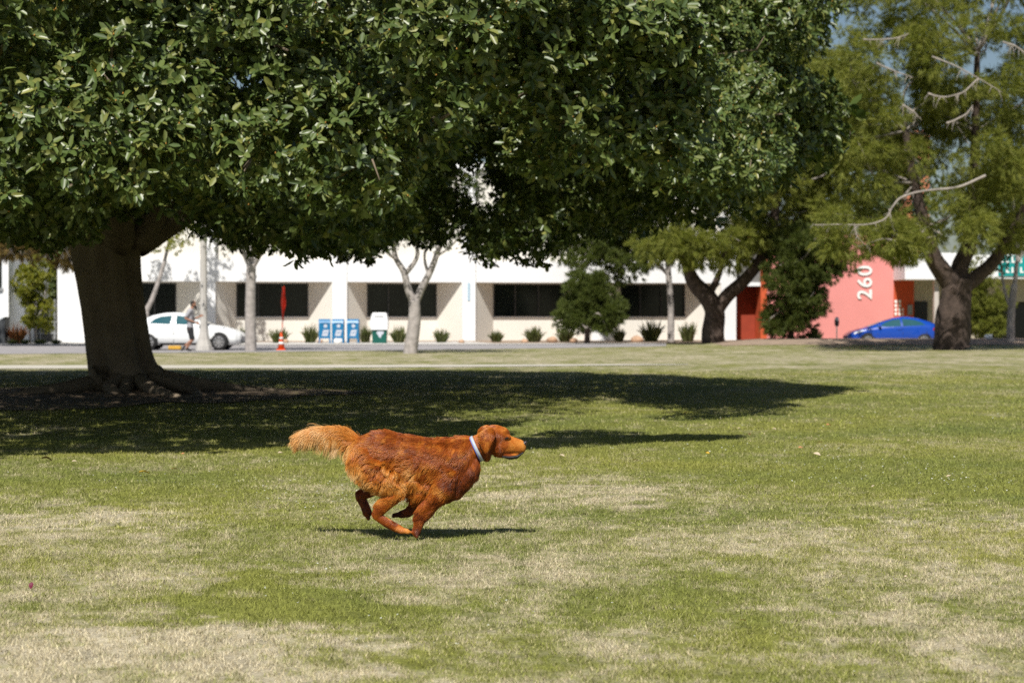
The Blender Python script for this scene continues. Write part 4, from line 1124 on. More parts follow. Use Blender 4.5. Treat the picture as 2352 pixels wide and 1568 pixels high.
# its long pale bare bough reaching left
bo = [o for o in COL.objects if o.name.startswith("pine_tree")][0]
mb = MB(); off = Vector(bo.location)
for L_, r0, r1 in [([(2262, 405), (2200, 432), (2120, 440), (2072, 450), (2048, 472), (2040, 495), (2022, 508), (1985, 517), (1935, 516), (1868, 514)], .062, .022), ([(2140, 128), (2195, 152), (2250, 182), (2300, 214)], .042, .016), ([(2250, 182), (2215, 208), (2190, 220)], .045, .02),
                   ([(2010, 142), (2050, 165), (2095, 180)], .05, .02), ([(2130, 215), (2170, 225), (2210, 212)], .05, .02), ([(2175, 285), (2215, 262), (2235, 245)], .05, .02), ([(2072, 240), (2100, 255), (2112, 270)], .05, .02), ([(1960, 516), (1968, 540), (1972, 548)], .03, .015), ([(2040, 480), (2052, 520), (2060, 545)], .03, .012), ([(1985, 90), (2050, 92), (2090, 80)], .04, .02), ([(2305, 100), (2330, 108), (2352, 122)], .05, .03), ([(2060, 555), (2030, 548), (1990, 560)], .04, .015)]:
    limb(mb, [P(u, v, YA - 4.7) - off for i, (u, v) in enumerate([(a_ + rl.uniform(-3, 3), b_ + rl.uniform(-3, 3)) for a_, b_ in L_])], r0 * .8, r1 * .7, 8, 6, flute=lambda a, t: 1 + .18 * math.sin(37 * t + a) * math.cos(23 * t))
    for i in range(len(L_) * 3):
        j = rl.randrange(len(L_) - 1); t = rl.random(); q0 = (L_[j][0] + (L_[j + 1][0] - L_[j][0]) * t, L_[j][1] + (L_[j + 1][1] - L_[j][1]) * t)
        d_ = rl.uniform(-14, 14), rl.uniform(2, 30)
        limb(mb, [P(*q0, YA - 4.2) - off, P(q0[0] + d_[0] * .5, q0[1] + d_[1] * .35, YA - 4.3) - off, P(q0[0] + d_[0], q0[1] + d_[1], YA - 4.3) - off], .014, .005, 5, 3)
mb.build("branch", MT['twig_pale'], bo, True)
# pine B, leaning forked trunk
YB = 90.0; pB = lambda u, v, dy=0: P(u, v, YB + dy)
conifer("pine_tree", "pine with leaning forked dark trunk in front of the office's right end", ground_at(1640, YB),
        [([pB(1640, 791), pB(1638, 760), pB(1640, 715), pB(1622, 680), pB(1596, 650), pB(1580, 615), pB(1562, 560), pB(1540, 480)], .56, .16),
         ([pB(1645, 715), pB(1672, 678), pB(1712, 640), pB(1750, 590), pB(1775, 520), pB(1790, 400), pB(1800, 250), pB(1810, 130)], .34, .10),
         ([pB(1618, 690), pB(1640, 655), pB(1655, 620), pB(1672, 560)], .20, .08)],
        [(1640, 560, 150, 62, YB - 1, 3), (1540, 570, 70, 50, YB - 1, 2.5), (1770, 480, 150, 110, YB + 3, 3), (1840, 330, 150, 140, YB + 3, 3), (1860, 200, 130, 110, YB + 1, 4), (1700, 380, 150, 120, YB, 4), (1760, 560, 120, 56, YB + 4, 2), (1780, 150, 110, 60, YB + 1, 3)],
        410, (.35, 1.1), 30, 34, .30, .022, needle, MT['bark_pine'], 22, 50, .5, "pines on the right of the lawn", vmax=([1400, 1500, 1560, 1600, 1660, 1700, 1760, 1840, 1900], [600, 612, 610, 622, 628, 618, 600, 590, 585]))
# dark bushy conifer in front of the coral wall
YC = 89.3
conifer("bushy_conifer", "bushy dark conifer with ragged crown growing against the coral wall", ground_at(1815, YC),
        [([P(1815, 790, YC), P(1822, 700, YC), P(1830, 600, YC)], .16, .06)],
        [(1838, 600, 90, 46, YC, 1.6), (1880, 612, 78, 36, YC, 1.4), (1840, 560, 110, 40, YC, 1.6), (1825, 650, 66, 60, YC, 1.5), (1848, 690, 46, 50, YC, 1.2), (1806, 715, 46, 50, YC, 1.3), (1820, 752, 48, 26, YC, 1.3), (1780, 745, 26, 36, YC, 1.0)],
        200, (.28, .52), 30, 28, .20, .018, needle_dark, MT['bark_pine'], 23, 12, .1)
# dark crown on a slim grey trunk
YE = 95.0
conifer("pine_tree", "pine on a slim straight grey trunk in front of the office's last window", ground_at(1541, YE),
        [([P(1541, 788, YE), P(1541, 720, YE), P(1537, 650, YE), P(1530, 580, YE), P(1500, 480, YE)], .17, .10), ([P(1535, 630, YE), P(1480, 580, YE), P(1420, 540, YE)], .10, .04), ([P(1535, 615, YE), P(1560, 570, YE), P(1580, 540, YE)], .08, .04)],
        [(1385, 600, 96, 48, YE, 2.2), (1440, 560, 80, 60, YE, 2.2), (1380, 540, 90, 44, YE, 2.2), (1510, 560, 56, 44, YE, 1.8), (1420, 470, 130, 60, YE, 3), (1260, 570, 60, 40, YE, 2)],
        170, (.4, .9), 28, 30, .26, .020, needle_dark, MT['bark_pale'], 24, 26, .2, "pines on the right of the lawn", vmax=([1200, 1290, 1400, 1490, 1560], [612, 648, 655, 645, 610]))
YF = 92.0
conifer("small_conifer", "small round crowned conifer on a short dark stem before the office windows", ground_at(1349, YF),
        [([P(1349, 788, YF), P(1349, 740, YF), P(1352, 660, YF)], .14, .06)],
        [(1352, 668, 52, 30, YF, 1.1), (1340, 705, 56, 34, YF, 1.2), (1385, 705, 46, 34, YF, 1.1), (1330, 735, 48, 26, YF, 1.1), (1380, 735, 44, 26, YF, 1.1), (1350, 645, 40, 20, YF, .9), (1312, 722, 34, 26, YF, 1.0), (1404, 722, 34, 28, YF, 1.0)],
        170, (.22, .42), 30, 30, .17, .016, needle_dark, MT['bark_pine'], 25, 6, -.1)
YG = 99.0
conifer("bushy_conifer", "rounded green conifer bush between the big pine trunk and the pale slim trunk", ground_at(2258, YG),
        [([P(2258, 795, YG), P(2258, 740, YG), P(2256, 640, YG)], .14, .06)],
        [(2240, 640, 40, 36, YG, 1.0), (2260, 690, 54, 44, YG, 1.2), (2265, 735, 50, 36, YG, 1.2), (2228, 700, 30, 40, YG, 1.0), (2290, 720, 28, 34, YG, .9)],
        110, (.25, .5), 28, 28, .19, .018, needle, MT['bark_pine'], 26, 6, 0)
# browning pine reaching in from the left, its trunk outside the picture
YM = 84.0
conifer("pine_tree", "browning pine whose orange tinted boughs hang in above the left fence", ground_at(-110, YM),
        [([P(-110, 800, YM), P(-105, 650, YM), P(-90, 450, YM), P(-70, 200, YM)], .45, .12), ([P(-95, 500, YM), P(-20, 500, YM), P(60, 530, YM), P(150, 560, YM)], .16, .04)],
        [(30, 540, 110, 56, YM, 2.5), (120, 575, 64, 44, YM, 2), (-60, 470, 130, 110, YM, 3), (80, 470, 120, 60, YM, 3), (165, 600, 26, 20, YM, 1)],
        150, (.4, .9), 28, 30, .26, .020, needle_brown, MT['bark_pine'], 27, 26, .45, vmax=([-300, 0, 20, 110, 140, 190], [600, 600, 612, 600, 612, 655]))
# broad-leaved trees with pale trunks on the verge
def broadleaf(name, label, base, trunk_parts, blobs, nclump, rr, nros, L, W, m_leaf, m_bark, seed, group=None, cat="tree", vmax=None, k=6):
    rg = np.random.default_rng(seed)
    root = empty(name, base); tag(root, label, cat, group)
    if trunk_parts:
        mb = MB()
        for pts, r0, r1 in trunk_parts: limb(mb, [Vector(p) - Vector(base) for p in pts], r0, r1, 12, 6, flute=lambda a, t: 1 + .05 * math.cos(3 * a + 8 * t) + .04 * math.cos(7 * a - 10 * t))
        mb.build("trunk", m_bark, root, True)
    parts = []
    for c, r_, d in clumps_in(rg, blobs, nclump, *rr):
        C, A = on_clump(c, r_, nros, .45, .75, rg, .3)
        if vmax is not None:
            u, v = project(C); kk = v < np.interp(u, *vmax); C, A = C[kk], A[kk]
            if not len(C): continue
        parts.append(rosettes(C, unit(A + d * .4), k, L, W, (.1, .8), rg))
    V, F = merge(parts); big_mesh("crown", rel(root, V), F, m_leaf, root)
    return root
grp = "pale trunked trees along the verge"
YI = 69.5; p = lambda u, v, dy=0: P(u, v, YI + dy)
broadleaf("street_tree", "pale mottled tree forking into two leaning limbs, nearest the white and green drop bin", ground_at(944, YI),
          [([p(942, 815), p(944, 800), p(950, 755), p(952, 715), p(952, 690)], .26, .19), ([p(953, 700), p(938, 665), p(928, 625), p(908, 590), p(900, 540), p(880, 460)], .15, .05), ([p(951, 705), p(966, 668), p(990, 620), p(1008, 570), p(1030, 500), p(1050, 400)], .15, .05), ([p(930, 630), p(958, 590), p(955, 540), p(965, 450)], .09, .04), ([p(985, 632), p(975, 590), p(985, 540)], .06, .03), ([p(915, 600), p(885, 575), p(860, 540)], .06, .03), ([p(1000, 590), p(1030, 570), p(1060, 540)], .05, .02)],
          [(950, 400, 190, 110, YI, 3.0), (880, 470, 120, 60, YI, 2.2), (1030, 470, 120, 60, YI, 2.2), (950, 300, 150, 80, YI, 2.5), (870, 545, 50, 36, YI, 1.2), (1010, 545, 50, 30, YI, 1.2), (950, 530, 90, 30, YI, 1.5)], 110, (.5, .9), 26, .12, .05, leaf_mid, MT['bark_pale'], 31, grp, vmax=([600, 860, 940, 1000, 1300], [560, 590, 560, 580, 545]))
YJ = 74.0; p = lambda u, v, dy=0: P(u, v, YJ + dy)
broadleaf("street_tree", "pale tree with one straight trunk beside the nose of the white car", ground_at(576, YJ),
          [([p(576, 810), p(576, 770), p(575, 700), p(576, 640), p(578, 605)], .22, .17), ([p(577, 615), p(560, 580), p(545, 550), p(520, 480)], .12, .05), ([p(578, 615), p(594, 590), p(612, 560), p(640, 480)], .12, .05), ([p(578, 610), p(580, 560), p(582, 480)], .10, .05)],
          [(560, 470, 150, 70, YJ, 2.6), (600, 400, 160, 80, YJ, 2.6), (540, 545, 50, 30, YJ, 1.3), (615, 545, 50, 30, YJ, 1.3)], 95, (.5, .9), 26, .12, .05, leaf_mid, MT['bark_pale'], 32, grp, vmax=([300, 520, 575, 640, 900], [570, 585, 570, 585, 560]))
YK = 92.5; p = lambda u, v, dy=0: P(u, v, YK + dy)
broadleaf("street_tree", "grey tree splitting low into a V behind the big trunk and the white car", ground_at(333, YK),
          [([p(333, 803), p(333, 760), p(334, 715)], .22, .18), ([p(333, 720), p(322, 680), p(320, 630), p(318, 560), p(310, 480)], .13, .05), ([p(334, 718), p(352, 680), p(372, 620), p(385, 570), p(400, 500)], .13, .05)],
          [(385, 545, 55, 30, YK, 1.5), (400, 490, 80, 50, YK, 2), (360, 430, 130, 60, YK, 2.5), (440, 400, 130, 70, YK, 2.5)], 85, (.35, .7), 26, .14, .06, leaf_yellow, MT['bark_pale'], 33, grp, vmax=([200, 330, 420, 500], [590, 585, 590, 540]))
YH = 87.0; p = lambda u, v, dy=0: P(u, v, YH + dy)
broadleaf("street_tree", "slim whitish trunk with thin forked top near the right edge", ground_at(2321, YH),
          [([p(2321, 793), p(2322, 740), p(2325, 690), p(2330, 655)], .19, .15), ([p(2330, 660), p(2335, 610), p(2338, 570), p(2328, 500), p(2330, 400)], .11, .04), ([p(2340, 600), p(2352, 565), p(2370, 500)], .08, .03), ([p(2318, 700), p(2306, 660), p(2298, 600), p(2290, 540)], .08, .03)],
          [(2300, 560, 40, 50, YH, 1.5), (2350, 520, 50, 60, YH, 1.5), (2290, 605, 20, 16, YH, .7)], 26, (.35, .6), 24, .11, .05, leaf_mid, MT['bark_pale'], 34, grp)
# shrub tree and plants by the left fence
YL = 92.0; p = lambda u, v, dy=0: P(u, v, YL + dy)
broadleaf("shrub_tree", "tall yellow green shrub glowing in front of the dark left fence", ground_at(82, YL),
          [([p(84, 790), p(80, 740), p(84, 690)], .07, .04), ([p(82, 740), p(100, 700), p(105, 660)], .05, .02), ([p(70, 790), p(66, 720), p(62, 660)], .05, .02)],
          [(85, 620, 40, 30, YL, .9), (55, 655, 28, 34, YL, .8), (105, 650, 28, 30, YL, .8), (85, 690, 40, 36, YL, .9), (92, 735, 34, 26, YL, .8), (70, 710, 22, 30, YL, .7)], 70, (.2, .36), 26, .13, .06, leaf_yellow, MT['bark_pale'], 35, cat="shrub")
# darker trees filling in far behind
YN = 112.0
broadleaf("background_tree", "dark leafy tree standing behind the left fence", ground_at(60, YN), [([P(60, 790, YN), P(60, 600, YN)], .3, .2)],
          [(70, 640, 150, 110, YN, 3), (0, 520, 200, 110, YN, 3)], 70, (1.0, 1.7), 40, .30, .14, leaf_mid, MT['bark_pine'], 36, "trees far behind the buildings")
YQ = 118.0
broadleaf("background_tree", "dark tree behind the low shop at the right edge", ground_at(2330, YQ), [([P(2330, 780, YQ), P(2330, 500, YQ)], .3, .2)],
          [(2320, 470, 110, 120, YQ, 3), (2420, 440, 110, 140, YQ, 3)], 46, (1.0, 1.6), 40, .30, .14, leaf_mid, MT['bark_pine'], 37, "trees far behind the buildings")
broadleaf("background_tree", "dark tree behind the coral building, seen between the pines", ground_at(1980, YQ), [([P(1980, 780, YQ), P(1980, 450, YQ)], .3, .2)],
          [(1960, 420, 150, 130, YQ, 3), (2080, 480, 110, 90, YQ, 3)], 50, (1.0, 1.6), 40, .30, .14, leaf_mid, MT['bark_pine'], 38, "trees far behind the buildings")

# ------------------------------------------------------------------ strappy shrubs in the planter, rocks
strap_leaf = leaf_mat("strappy_leaf", [(.050, .070, .018), (.085, .105, .03), (.12, .13, .045), (.16, .15, .07)], .55, .35, .2)
strap_red = leaf_mat("bronze_leaf", [(.22, .07, .03), (.34, .14, .05), (.16, .09, .03)], .55, .35, .25)
def strappy(name, label, u, v, w, h, Y, m_, n, seed, group, zoff=.03):
    rg = np.random.default_rng(seed)
    b = ground_at(u, Y); b.z = zoff if zoff is not None else float(hgt(b.x, b.y)); W = w / FPX * Y; H = h / FPX * Y
    az = rg.uniform(0, 6.283, n); lean = rg.uniform(0, 1, n) ** .7
    root = np.stack([np.cos(az), np.sin(az), 0 * az], 1) * rg.uniform(0, .22, n)[:, None] * W
    tip = root + np.stack([np.cos(az) * lean * W * .42, np.sin(az) * lean * W * .42, H * (1 - .45 * lean ** 2) * rg.uniform(.6, 1.05, n)], 1)
    mid = root * .45 + tip * .55 + np.array([0, 0, 1]) * (H * .16 * lean)[:, None]
    s = unit(np.cross(tip - root, rg.normal(0, 1, (n, 3)))) * (.028 * rg.uniform(.7, 1.3, n))[:, None]
    V = np.stack([root - s, root + s, mid + s * .9, mid - s * .9, tip + s * .12, tip - s * .12], 1).reshape(-1, 3); k = (np.arange(n) * 6)[:, None]
    F = np.concatenate([k + np.array([[0, 1, 2, 3]]), k + np.array([[3, 2, 4, 5]])])
    o = big_mesh(name, V, F, m_); o.location = b
    return tag(o, label, "shrub", group)
g_ = "strappy shrubs in the planter along the office"
for i, (u, w, h, Y, lb) in enumerate([(548, 46, 40, 92.3, "strappy shrub half hidden behind the white car's nose and the pale straight trunk"), (640, 54, 36, 94, "olive strappy shrub right behind the traffic cone and flag staff"), (712, 46, 46, 94.2, "full strappy shrub just left of the first blue mailbox"),
                                     (840, 36, 42, 94.5, "strappy shrub between the last blue mailbox and the white and green bin"), (916, 46, 42, 94.2, "strappy shrub between the white and green bin and the forked pale tree"), (1013, 44, 34, 95, "low strappy shrub under the second office window, right of the forked pale tree"),
                                     (1140, 42, 30, 95.8, "small tidy strappy shrub just right of the pillar with the blue plate"), (1227, 58, 40, 96, "wide strappy shrub between two orange rocks below the third office window"), (1300, 52, 42, 96.2, "strappy shrub tucked against the left side of the small round conifer"),
                                     (1421, 36, 34, 96.8, "small strappy shrub just right of the small round conifer"), (1496, 64, 58, 97, "tallest strappy shrub, left of the slim grey trunk"), (1580, 52, 52, 97, "strappy shrub between slim grey trunk and leaning dark trunk")]):
    strappy("shrub", lb, u, 785, w, h, Y, strap_leaf, 150, 50 + i, g_)
strappy("shrub", "small grey green shrub by the parking meter at the coral wall", 1872, 780, 44, 40, 95.5, strap_leaf, 120, 70, g_, -.1)
strappy("spiky_plant", "rusty red spiky plant beside the white house corner", 38, 780, 58, 52, 91.5, strap_red, 120, 71, None, .02)
for i, (u, w) in enumerate([(28, 22), (56, 20), (92, 26), (128, 24)]):
    strappy("low_plant", ["low dry tuft at the foot of the rusty spiky plant", "low dry tuft just right of the rusty spiky plant", "low dry tuft under the yellow green shrub", "low dry tuft against the office end wall"][i], u, 786, w * 1.3, 13, 90.0, strap_leaf, 70, 72 + i, "low tufts along the left fence", .02)
for i, (u, w, Y, m_, lb) in enumerate([(1268, 26, 94.5, 'rock', "orange tan rock right of the wide strappy shrub"), (1318, 18, 95, 'rock', "small orange rock at the foot of the small round conifer"), (1463, 28, 95.3, 'rock', "tan rock between the small shrub and the tallest shrub"), (1205, 16, 94.5, 'rock', "small tan rock left of the wide strappy shrub"),
                                     (776, 22, 92.2, 'white_rock', "white rock lying under the middle blue mailbox"), (735, 15, 94, 'rock', "brownish rock behind the first blue mailbox"), (655, 16, 93.6, 'rock', "tan rock behind the traffic cone"), (1060, 14, 93.5, 'rock', "small tan rock before the pillar with the blue plate")]):
    rg = np.random.default_rng(80 + i); V0, F0 = ICO; W = w / FPX * Y
    q = V0 * (1 + .14 * np.sin(V0[:, [1, 2, 0]] * 3.1 + i) + rg.normal(0, .03, (len(V0), 1))) * np.array([.5, .4, .34]) * W
    o = big_mesh("rock", q, F0, MT[m_], smooth=True); o.location = ground_at(u, Y) + Vector((0, 0, .03 + .2 * W)); tag(o, lb, "rock", "rocks in the planter")
o = MB(); o.box((0, 0, .06), (.34, .22, .12), rz=.4); o.add([(-.2, -.05, .12), (.12, -.16, .13), (.2, .05, .2), (-.1, .14, .19)], [(0, 1, 2, 3)])
o = o.build("litter_bag", MT['bin_white'], bevel=.03); o.location = ground_at(2270, 89.0) + Vector((0, 0, .015)); tag(o, "crumpled white bag lying on the bare soil right of the big pine", "litter")
# ------------------------------------------------------------------ the running dog
from mathutils.bvhtree import BVHTree
DD = 12.05
def dpix(cx, cy): return (700 + cx / 3.5636) * .91875, (1020 + cy / 3.5636) * .91875
KD = .25782 / (FPX / DD)
d0 = P(*dpix(1200, 1150), DD)
dog = empty("dog", (d0.x, DD, 0)); tag(dog, "russet golden long haired dog at full gallop across the lawn wearing a pale collar", "dog")
ZD = P(*dpix(1200, 1150), DD).z
def dx(cx): return (cx - 1200) * KD
def dz(cy): return (1150 - cy) * KD + ZD
def E(cx, cy, rx, rz, y, ry): return (dx(cx), y, dz(cy), rx * KD, ry, rz * KD)
el = []
el += chain([E(745, 400, 90, 125, 0, .075), E(800, 405, 110, 165, 0, .10), E(880, 398, 120, 188, 0, .108), E(980, 396, 120, 188, 0, .110), E(1080, 420, 120, 185, 0, .118), E(1200, 450, 120, 200, 0, .128), E(1300, 475, 120, 208, 0, .134),
             E(1400, 495, 120, 225, 0, .138), E(1480, 500, 120, 238, 0, .134), E(1550, 485, 110, 225, 0, .120), E(1610, 450, 100, 200, 0, .108), E(1665, 412, 90, 165, 0, .092), E(1725, 365, 80, 116, 0, .072), E(1790, 325, 80, 108, 0, .068), E(1860, 285, 80, 105, 0, .068)], .3)
el += chain([E(1715, 455, 70, 80, 0, .07), E(1690, 530, 80, 95, 0, .085), E(1635, 610, 80, 95, 0, .09), E(1570, 690, 80, 90, 0, .09), E(1500, 740, 80, 80, 0, .085)], .3)
el += [np.array(E(1850, 215, 80, 66, 0, .062)), np.array(E(1905, 250, 100, 108, 0, .070))]
el += chain([E(1500, 640, 110, 120, 0, .10), E(1440, 740, 100, 90, 0, .09)], .3)            # brisket
el += chain([E(1835, 380, 60, 66, 0, .052), E(1846, 415, 34, 40, 0, .032)], .3)
el += [np.array(E(1260, 700, 110, 110, 0, .09)), np.array(E(1350, 745, 100, 100, 0, .09)), np.array(E(1150, 640, 90, 110, 0, .08)), np.array(E(1150, 560, 110, 130, 0, .10)), np.array(E(1235, 610, 110, 130, 0, .105)), np.array(E(1330, 650, 120, 130, 0, .105)), np.array(E(1420, 690, 120, 120, 0, .10))]
# head
el += [np.array(E(1925, 256, 112, 112, 0, .072)), np.array(E(1975, 245, 80, 85, 0, .062)), np.array(E(1960, 340, 88, 92, 0, .066)), np.array(E(2010, 262, 48, 40, 0, .050))]
el += chain([E(1995, 330, 85, 95, 0, .055), E(2060, 330, 70, 84, 0, .046), E(2110, 338, 60, 74, 0, .040), E(2155, 342, 42, 62, 0, .034)], .3)
el += chain([E(1960, 400, 40, 38, 0, .045), E(2040, 425, 34, 26, 0, .036), E(2110, 418, 30, 22, 0, .027)], .3)
for s in (-1, 1):    # hanging ears
    el += chain([E(1868, 190, 48, 30, s * .072, .014), E(1852, 232, 80, 42, s * .090, .012), E(1842, 280, 64, 44, s * .098, .012), E(1838, 325, 38, 36, s * .099, .011), E(1836, 356, 18, 20, s * .097, .010)], .4)
    el += [np.array(E(2034, 252, 26, 20, s * .040, .016))]   # brow
# near hind leg: thigh, stifle, hock, foot
NY = -.085
el += chain([E(790, 450, 130, 140, -.055, .060), E(880, 560, 130, 130, -.075, .062), E(980, 650, 110, 105, -.088, .056), E(1055, 705, 70, 72, -.092, .042)], .3)
el += chain([E(1060, 720, 62, 64, -.092, .040), E(980, 800, 62, 66, NY, .036), E(905, 880, 52, 58, NY, .030), E(872, 930, 42, 48, NY, .024)], .3)
el += chain([E(868, 942, 36, 36, NY, .020), E(950, 1000, 40, 42, NY, .023), E(1040, 1048, 38, 40, NY, .024), E(1085, 1072, 36, 32, NY, .030)], .3)
for k in (-1.5, -.5, .5, 1.5):
    el += chain([E(1095, 1075, 26, 24, NY + k * .014, .010), E(1140 - abs(k) * 6, 1080, 22, 22, NY + k * .017, .0095), E(1166 - abs(k) * 9, 1092, 14, 13, NY + k * .018, .008)], .4)
# far hind leg, trailing
FYy = .085
el += chain([E(800, 480, 110, 130, .06, .055), E(850, 620, 90, 90, .08, .05), E(880, 700, 60, 64, .085, .04)], .3)
el += chain([E(870, 710, 58, 60, FYy, .036), E(780, 750, 56, 58, FYy, .034), E(706, 780, 44, 46, FYy, .028)], .3)
el += chain([E(706, 795, 44, 44, FYy, .026), E(742, 870, 40, 44, FYy, .026), E(768, 940, 42, 44, FYy, .030)], .3)
for k in (-1, 0, 1): el += chain([E(768, 945, 26, 28, FYy + k * .015, .011), E(778, 992, 18, 20, FYy + k * .016, .010)], .4)
# near fore leg, pushing off
AY = -.080
el += chain([E(1500, 560, 100, 110, -.085, .050), E(1470, 660, 90, 90, -.095, .050), E(1415, 760, 80, 78, -.092, .046), E(1375, 815, 64, 64, -.088, .038)], .3)
el += chain([E(1375, 815, 64, 62, -.088, .036), E(1300, 905, 60, 60, AY, .030), E(1250, 985, 50, 50, AY, .026), E(1234, 1040, 42, 44, AY, .024), E(1218, 1090, 42, 38, AY, .028)], .3)
for k in (-1.5, -.5, .5, 1.5): el += chain([E(1215, 1095, 24, 24, AY + k * .014, .010), E(1222 + 6 * (1.5 - abs(k)), 1125, 18, 16, AY + k * .016, .009)], .4)
# far fore leg, folded under the chest
BY = .075
el += chain([E(1440, 700, 80, 90, .08, .045), E(1350, 810, 60, 62, .08, .036), E(1250, 850, 54, 56, BY, .030), E(1180, 895, 48, 50, BY, .027), E(1140, 935, 42, 42, BY, .025), E(1080, 955, 40, 34, BY, .027)], .3)
for k in (-1.5, -.5, .5, 1.5): el += chain([E(1075, 955, 26, 24, BY + k * .013, .010), E(1015, 958 + abs(k) * 4, 20, 18, BY + k * .016, .009)], .4)
# tail core
el += chain([E(720, 330, 60, 60, 0, .032), E(660, 285, 44, 46, 0, .022), E(590, 245, 38, 40, 0, .019), E(500, 222, 36, 36, 0, .018), E(400, 215, 34, 34, 0, .017), E(300, 228, 30, 30, 0, .015), E(220, 255, 24, 24, 0, .012), E(170, 285, 16, 16, 0, .008)], .3)
dme = skin_mesh("dog_body", el, .0062, 5)

# fur: cx, cy, direction (right, down), length cm, tone, waviness
CTL = np.array([
 (1930, 150, -1, .05, .9, .55, 0), (1985, 180, -1, -.1, .7, .62, 0), (2080, 262, -1, -.1, .5, .64, 0), (2150, 330, -1, .1, .5, .72, 0), (2060, 350, -1, .25, .8, .70, 0), (2100, 395, -1, .2, .5, .66, 0), (1975, 330, -.8, .5, 1.0, .58, 0), (1960, 400, -.8, .6, 1.4, .45, .1),
 (2030, 420, -1, .3, .6, .4, 0), (1992, 305, -.8, .5, .8, .34, 0), (1968, 370, -.8, .6, 1.2, .28, 0), (1940, 250, -.6, .8, 1.0, .34, 0), (1935, 330, -.3, 1, 1.4, .24, 0), (1860, 180, -.9, .3, 1.6, .58, .1), (1860, 240, -.2, 1, 1.6, .52, .1), (1845, 330, -.05, 1, 2.0, .60, .2), (1800, 210, -1, .3, 2.4, .5, .2), (1830, 420, 0, 1, 3.0, .35, .2), (1862, 470, -.2, 1, 2.2, .12, .3), (1900, 430, .1, 1, 3.0, .25, .2),  # dark tones just in front of the ear paint its shadow into the coat
 (1745, 300, -.7, .6, 1.0, .50, 0), (1770, 400, -.5, .8, 1.0, .42, 0), (1690, 260, -.9, .3, 3.2, .50, .2), (1655, 330, -.6, .8, 3.6, .50, .3), (1700, 450, -.45, .9, 4.2, .38, .4), (1780, 490, -.3, 1, 4.2, .30, .4),
 (1600, 250, -1, .15, 3.4, .50, .3), (1480, 255, -1, .15, 3.4, .44, .3), (1560, 380, -.55, .85, 4.2, .44, .4), (1480, 460, -.75, .65, 3.6, .45, .3), (1500, 560, -.5, .85, 3.4, .52, .4), (1560, 640, -.35, .95, 4.4, .30, .4), (1490, 690, -.45, .9, 3.8, .58, .5), (1560, 780, -.75, .65, 3.2, .24, .3), (1640, 640, -.6, .8, 3.8, .22, .3), (1700, 560, -.5, .85, 4.2, .22, .4),
 (1420, 800, -.65, .75, 3.0, .38, .3), (1340, 880, -.75, .6, 3.2, .40, .3), (1250, 800, -.45, .9, 5.5, .40, .5), (1300, 780, -.5, .85, 4.5, .42, .5), (1230, 900, -.55, .8, 3.6, .36, .4), (1270, 980, -.5, .85, 1.8, .34, .2), (1215, 1080, -.2, 1, .8, .22, 0), (1160, 880, -.6, .8, 2.2, .30, .2), (1060, 955, -1, .1, 1.0, .10, 0),  # forearm and paw tones lowered: leg shade painted into the coat
 (1330, 275, -1, .1, 3.2, .42, .3), (1200, 250, -1, .08, 3.4, .42, .3), (1050, 230, -1, .05, 3.4, .40, .3), (900, 235, -1, .12, 3.6, .44, .3), (780, 270, -1, .15, 3.6, .48, .3),
 (1350, 400, -1, .25, 3.6, .42, .3), (1200, 370, -1, .15, 3.8, .44, .3), (1050, 360, -1, .15, 3.8, .43, .3), (900, 380, -1, .3, 4.2, .48, .5), (1300, 560, -.75, .55, 5.0, .48, .7), (1220, 560, -.3, .95, 5.4, .82, .9), (1240, 680, -.4, .9, 5.0, .55, .6), (1180, 760, -.4, .9, 5.0, .42, .5), (1100, 520, -.85, .45, 4.6, .48, .8),
 (950, 480, -.8, .55, 4.8, .52, 1.0), (850, 470, -.8, .6, 5.0, .58, 1.0), (740, 420, -.7, .7, 5.0, .55, .8), (700, 520, -.35, .95, 6.0, .80, .8), (650, 600, -.35, .95, 7.5, .98, .6), (640, 500, -.5, .9, 6.5, .9, .6), (720, 700, -.75, .65, 6.0, .98, .8), (820, 640, -.8, .6, 5.0, .78, 1.0), (900, 580, .1, 1, 4.0, .48, 1.0), (980, 640, .5, .85, 3.0, .74, .6), (1070, 700, .3, .95, 2.4, .72, .3), (1000, 560, .5, .8, 4.0, .62, 1.0),
 (860, 760, -.75, .65, 4.8, .90, .8), (960, 820, -.6, .8, 2.4, .50, .3), (880, 900, -.5, .85, 2.2, .38, .3), (940, 990, .6, .75, 1.2, .42, .1), (1080, 1060, .8, .5, .7, .66, 0), (1150, 1085, 1, .2, .4, .72, 0), (700, 790, -.1, 1, 1.6, .30, .2), (750, 900, .2, 1, 1.2, .26, 0), (780, 1000, .1, 1, .5, .14, 0),  # metatarsus tone lowered too, shade painted into the coat
 (700, 290, -1, -.25, 4.6, .62, .4), (620, 230, -1, -.35, 5.0, .70, .3), (540, 195, -1, -.05, 6.0, .76, .3), (420, 180, -1, .12, 7.0, .82, .3), (280, 190, -.95, .35, 7.5, .82, .3), (190, 240, -.75, .8, 6.5, .80, .4), (150, 300, -.35, .95, 4.5, .76, .4),
 (260, 300, -.75, .75, 8.5, .76, .6), (360, 290, -.75, .75, 10., .82, .8), (460, 300, -.65, .85, 12., .92, .9), (540, 320, -.45, .95, 12.5, 1.08, .9), (610, 340, -.1, 1, 10., .95, .8), (660, 380, .1, 1, 6.0, .66, .6), (560, 420, .1, 1, 10, 1.08, .8), (440, 400, -.5, .9, 10, 1.05, .8)], float)
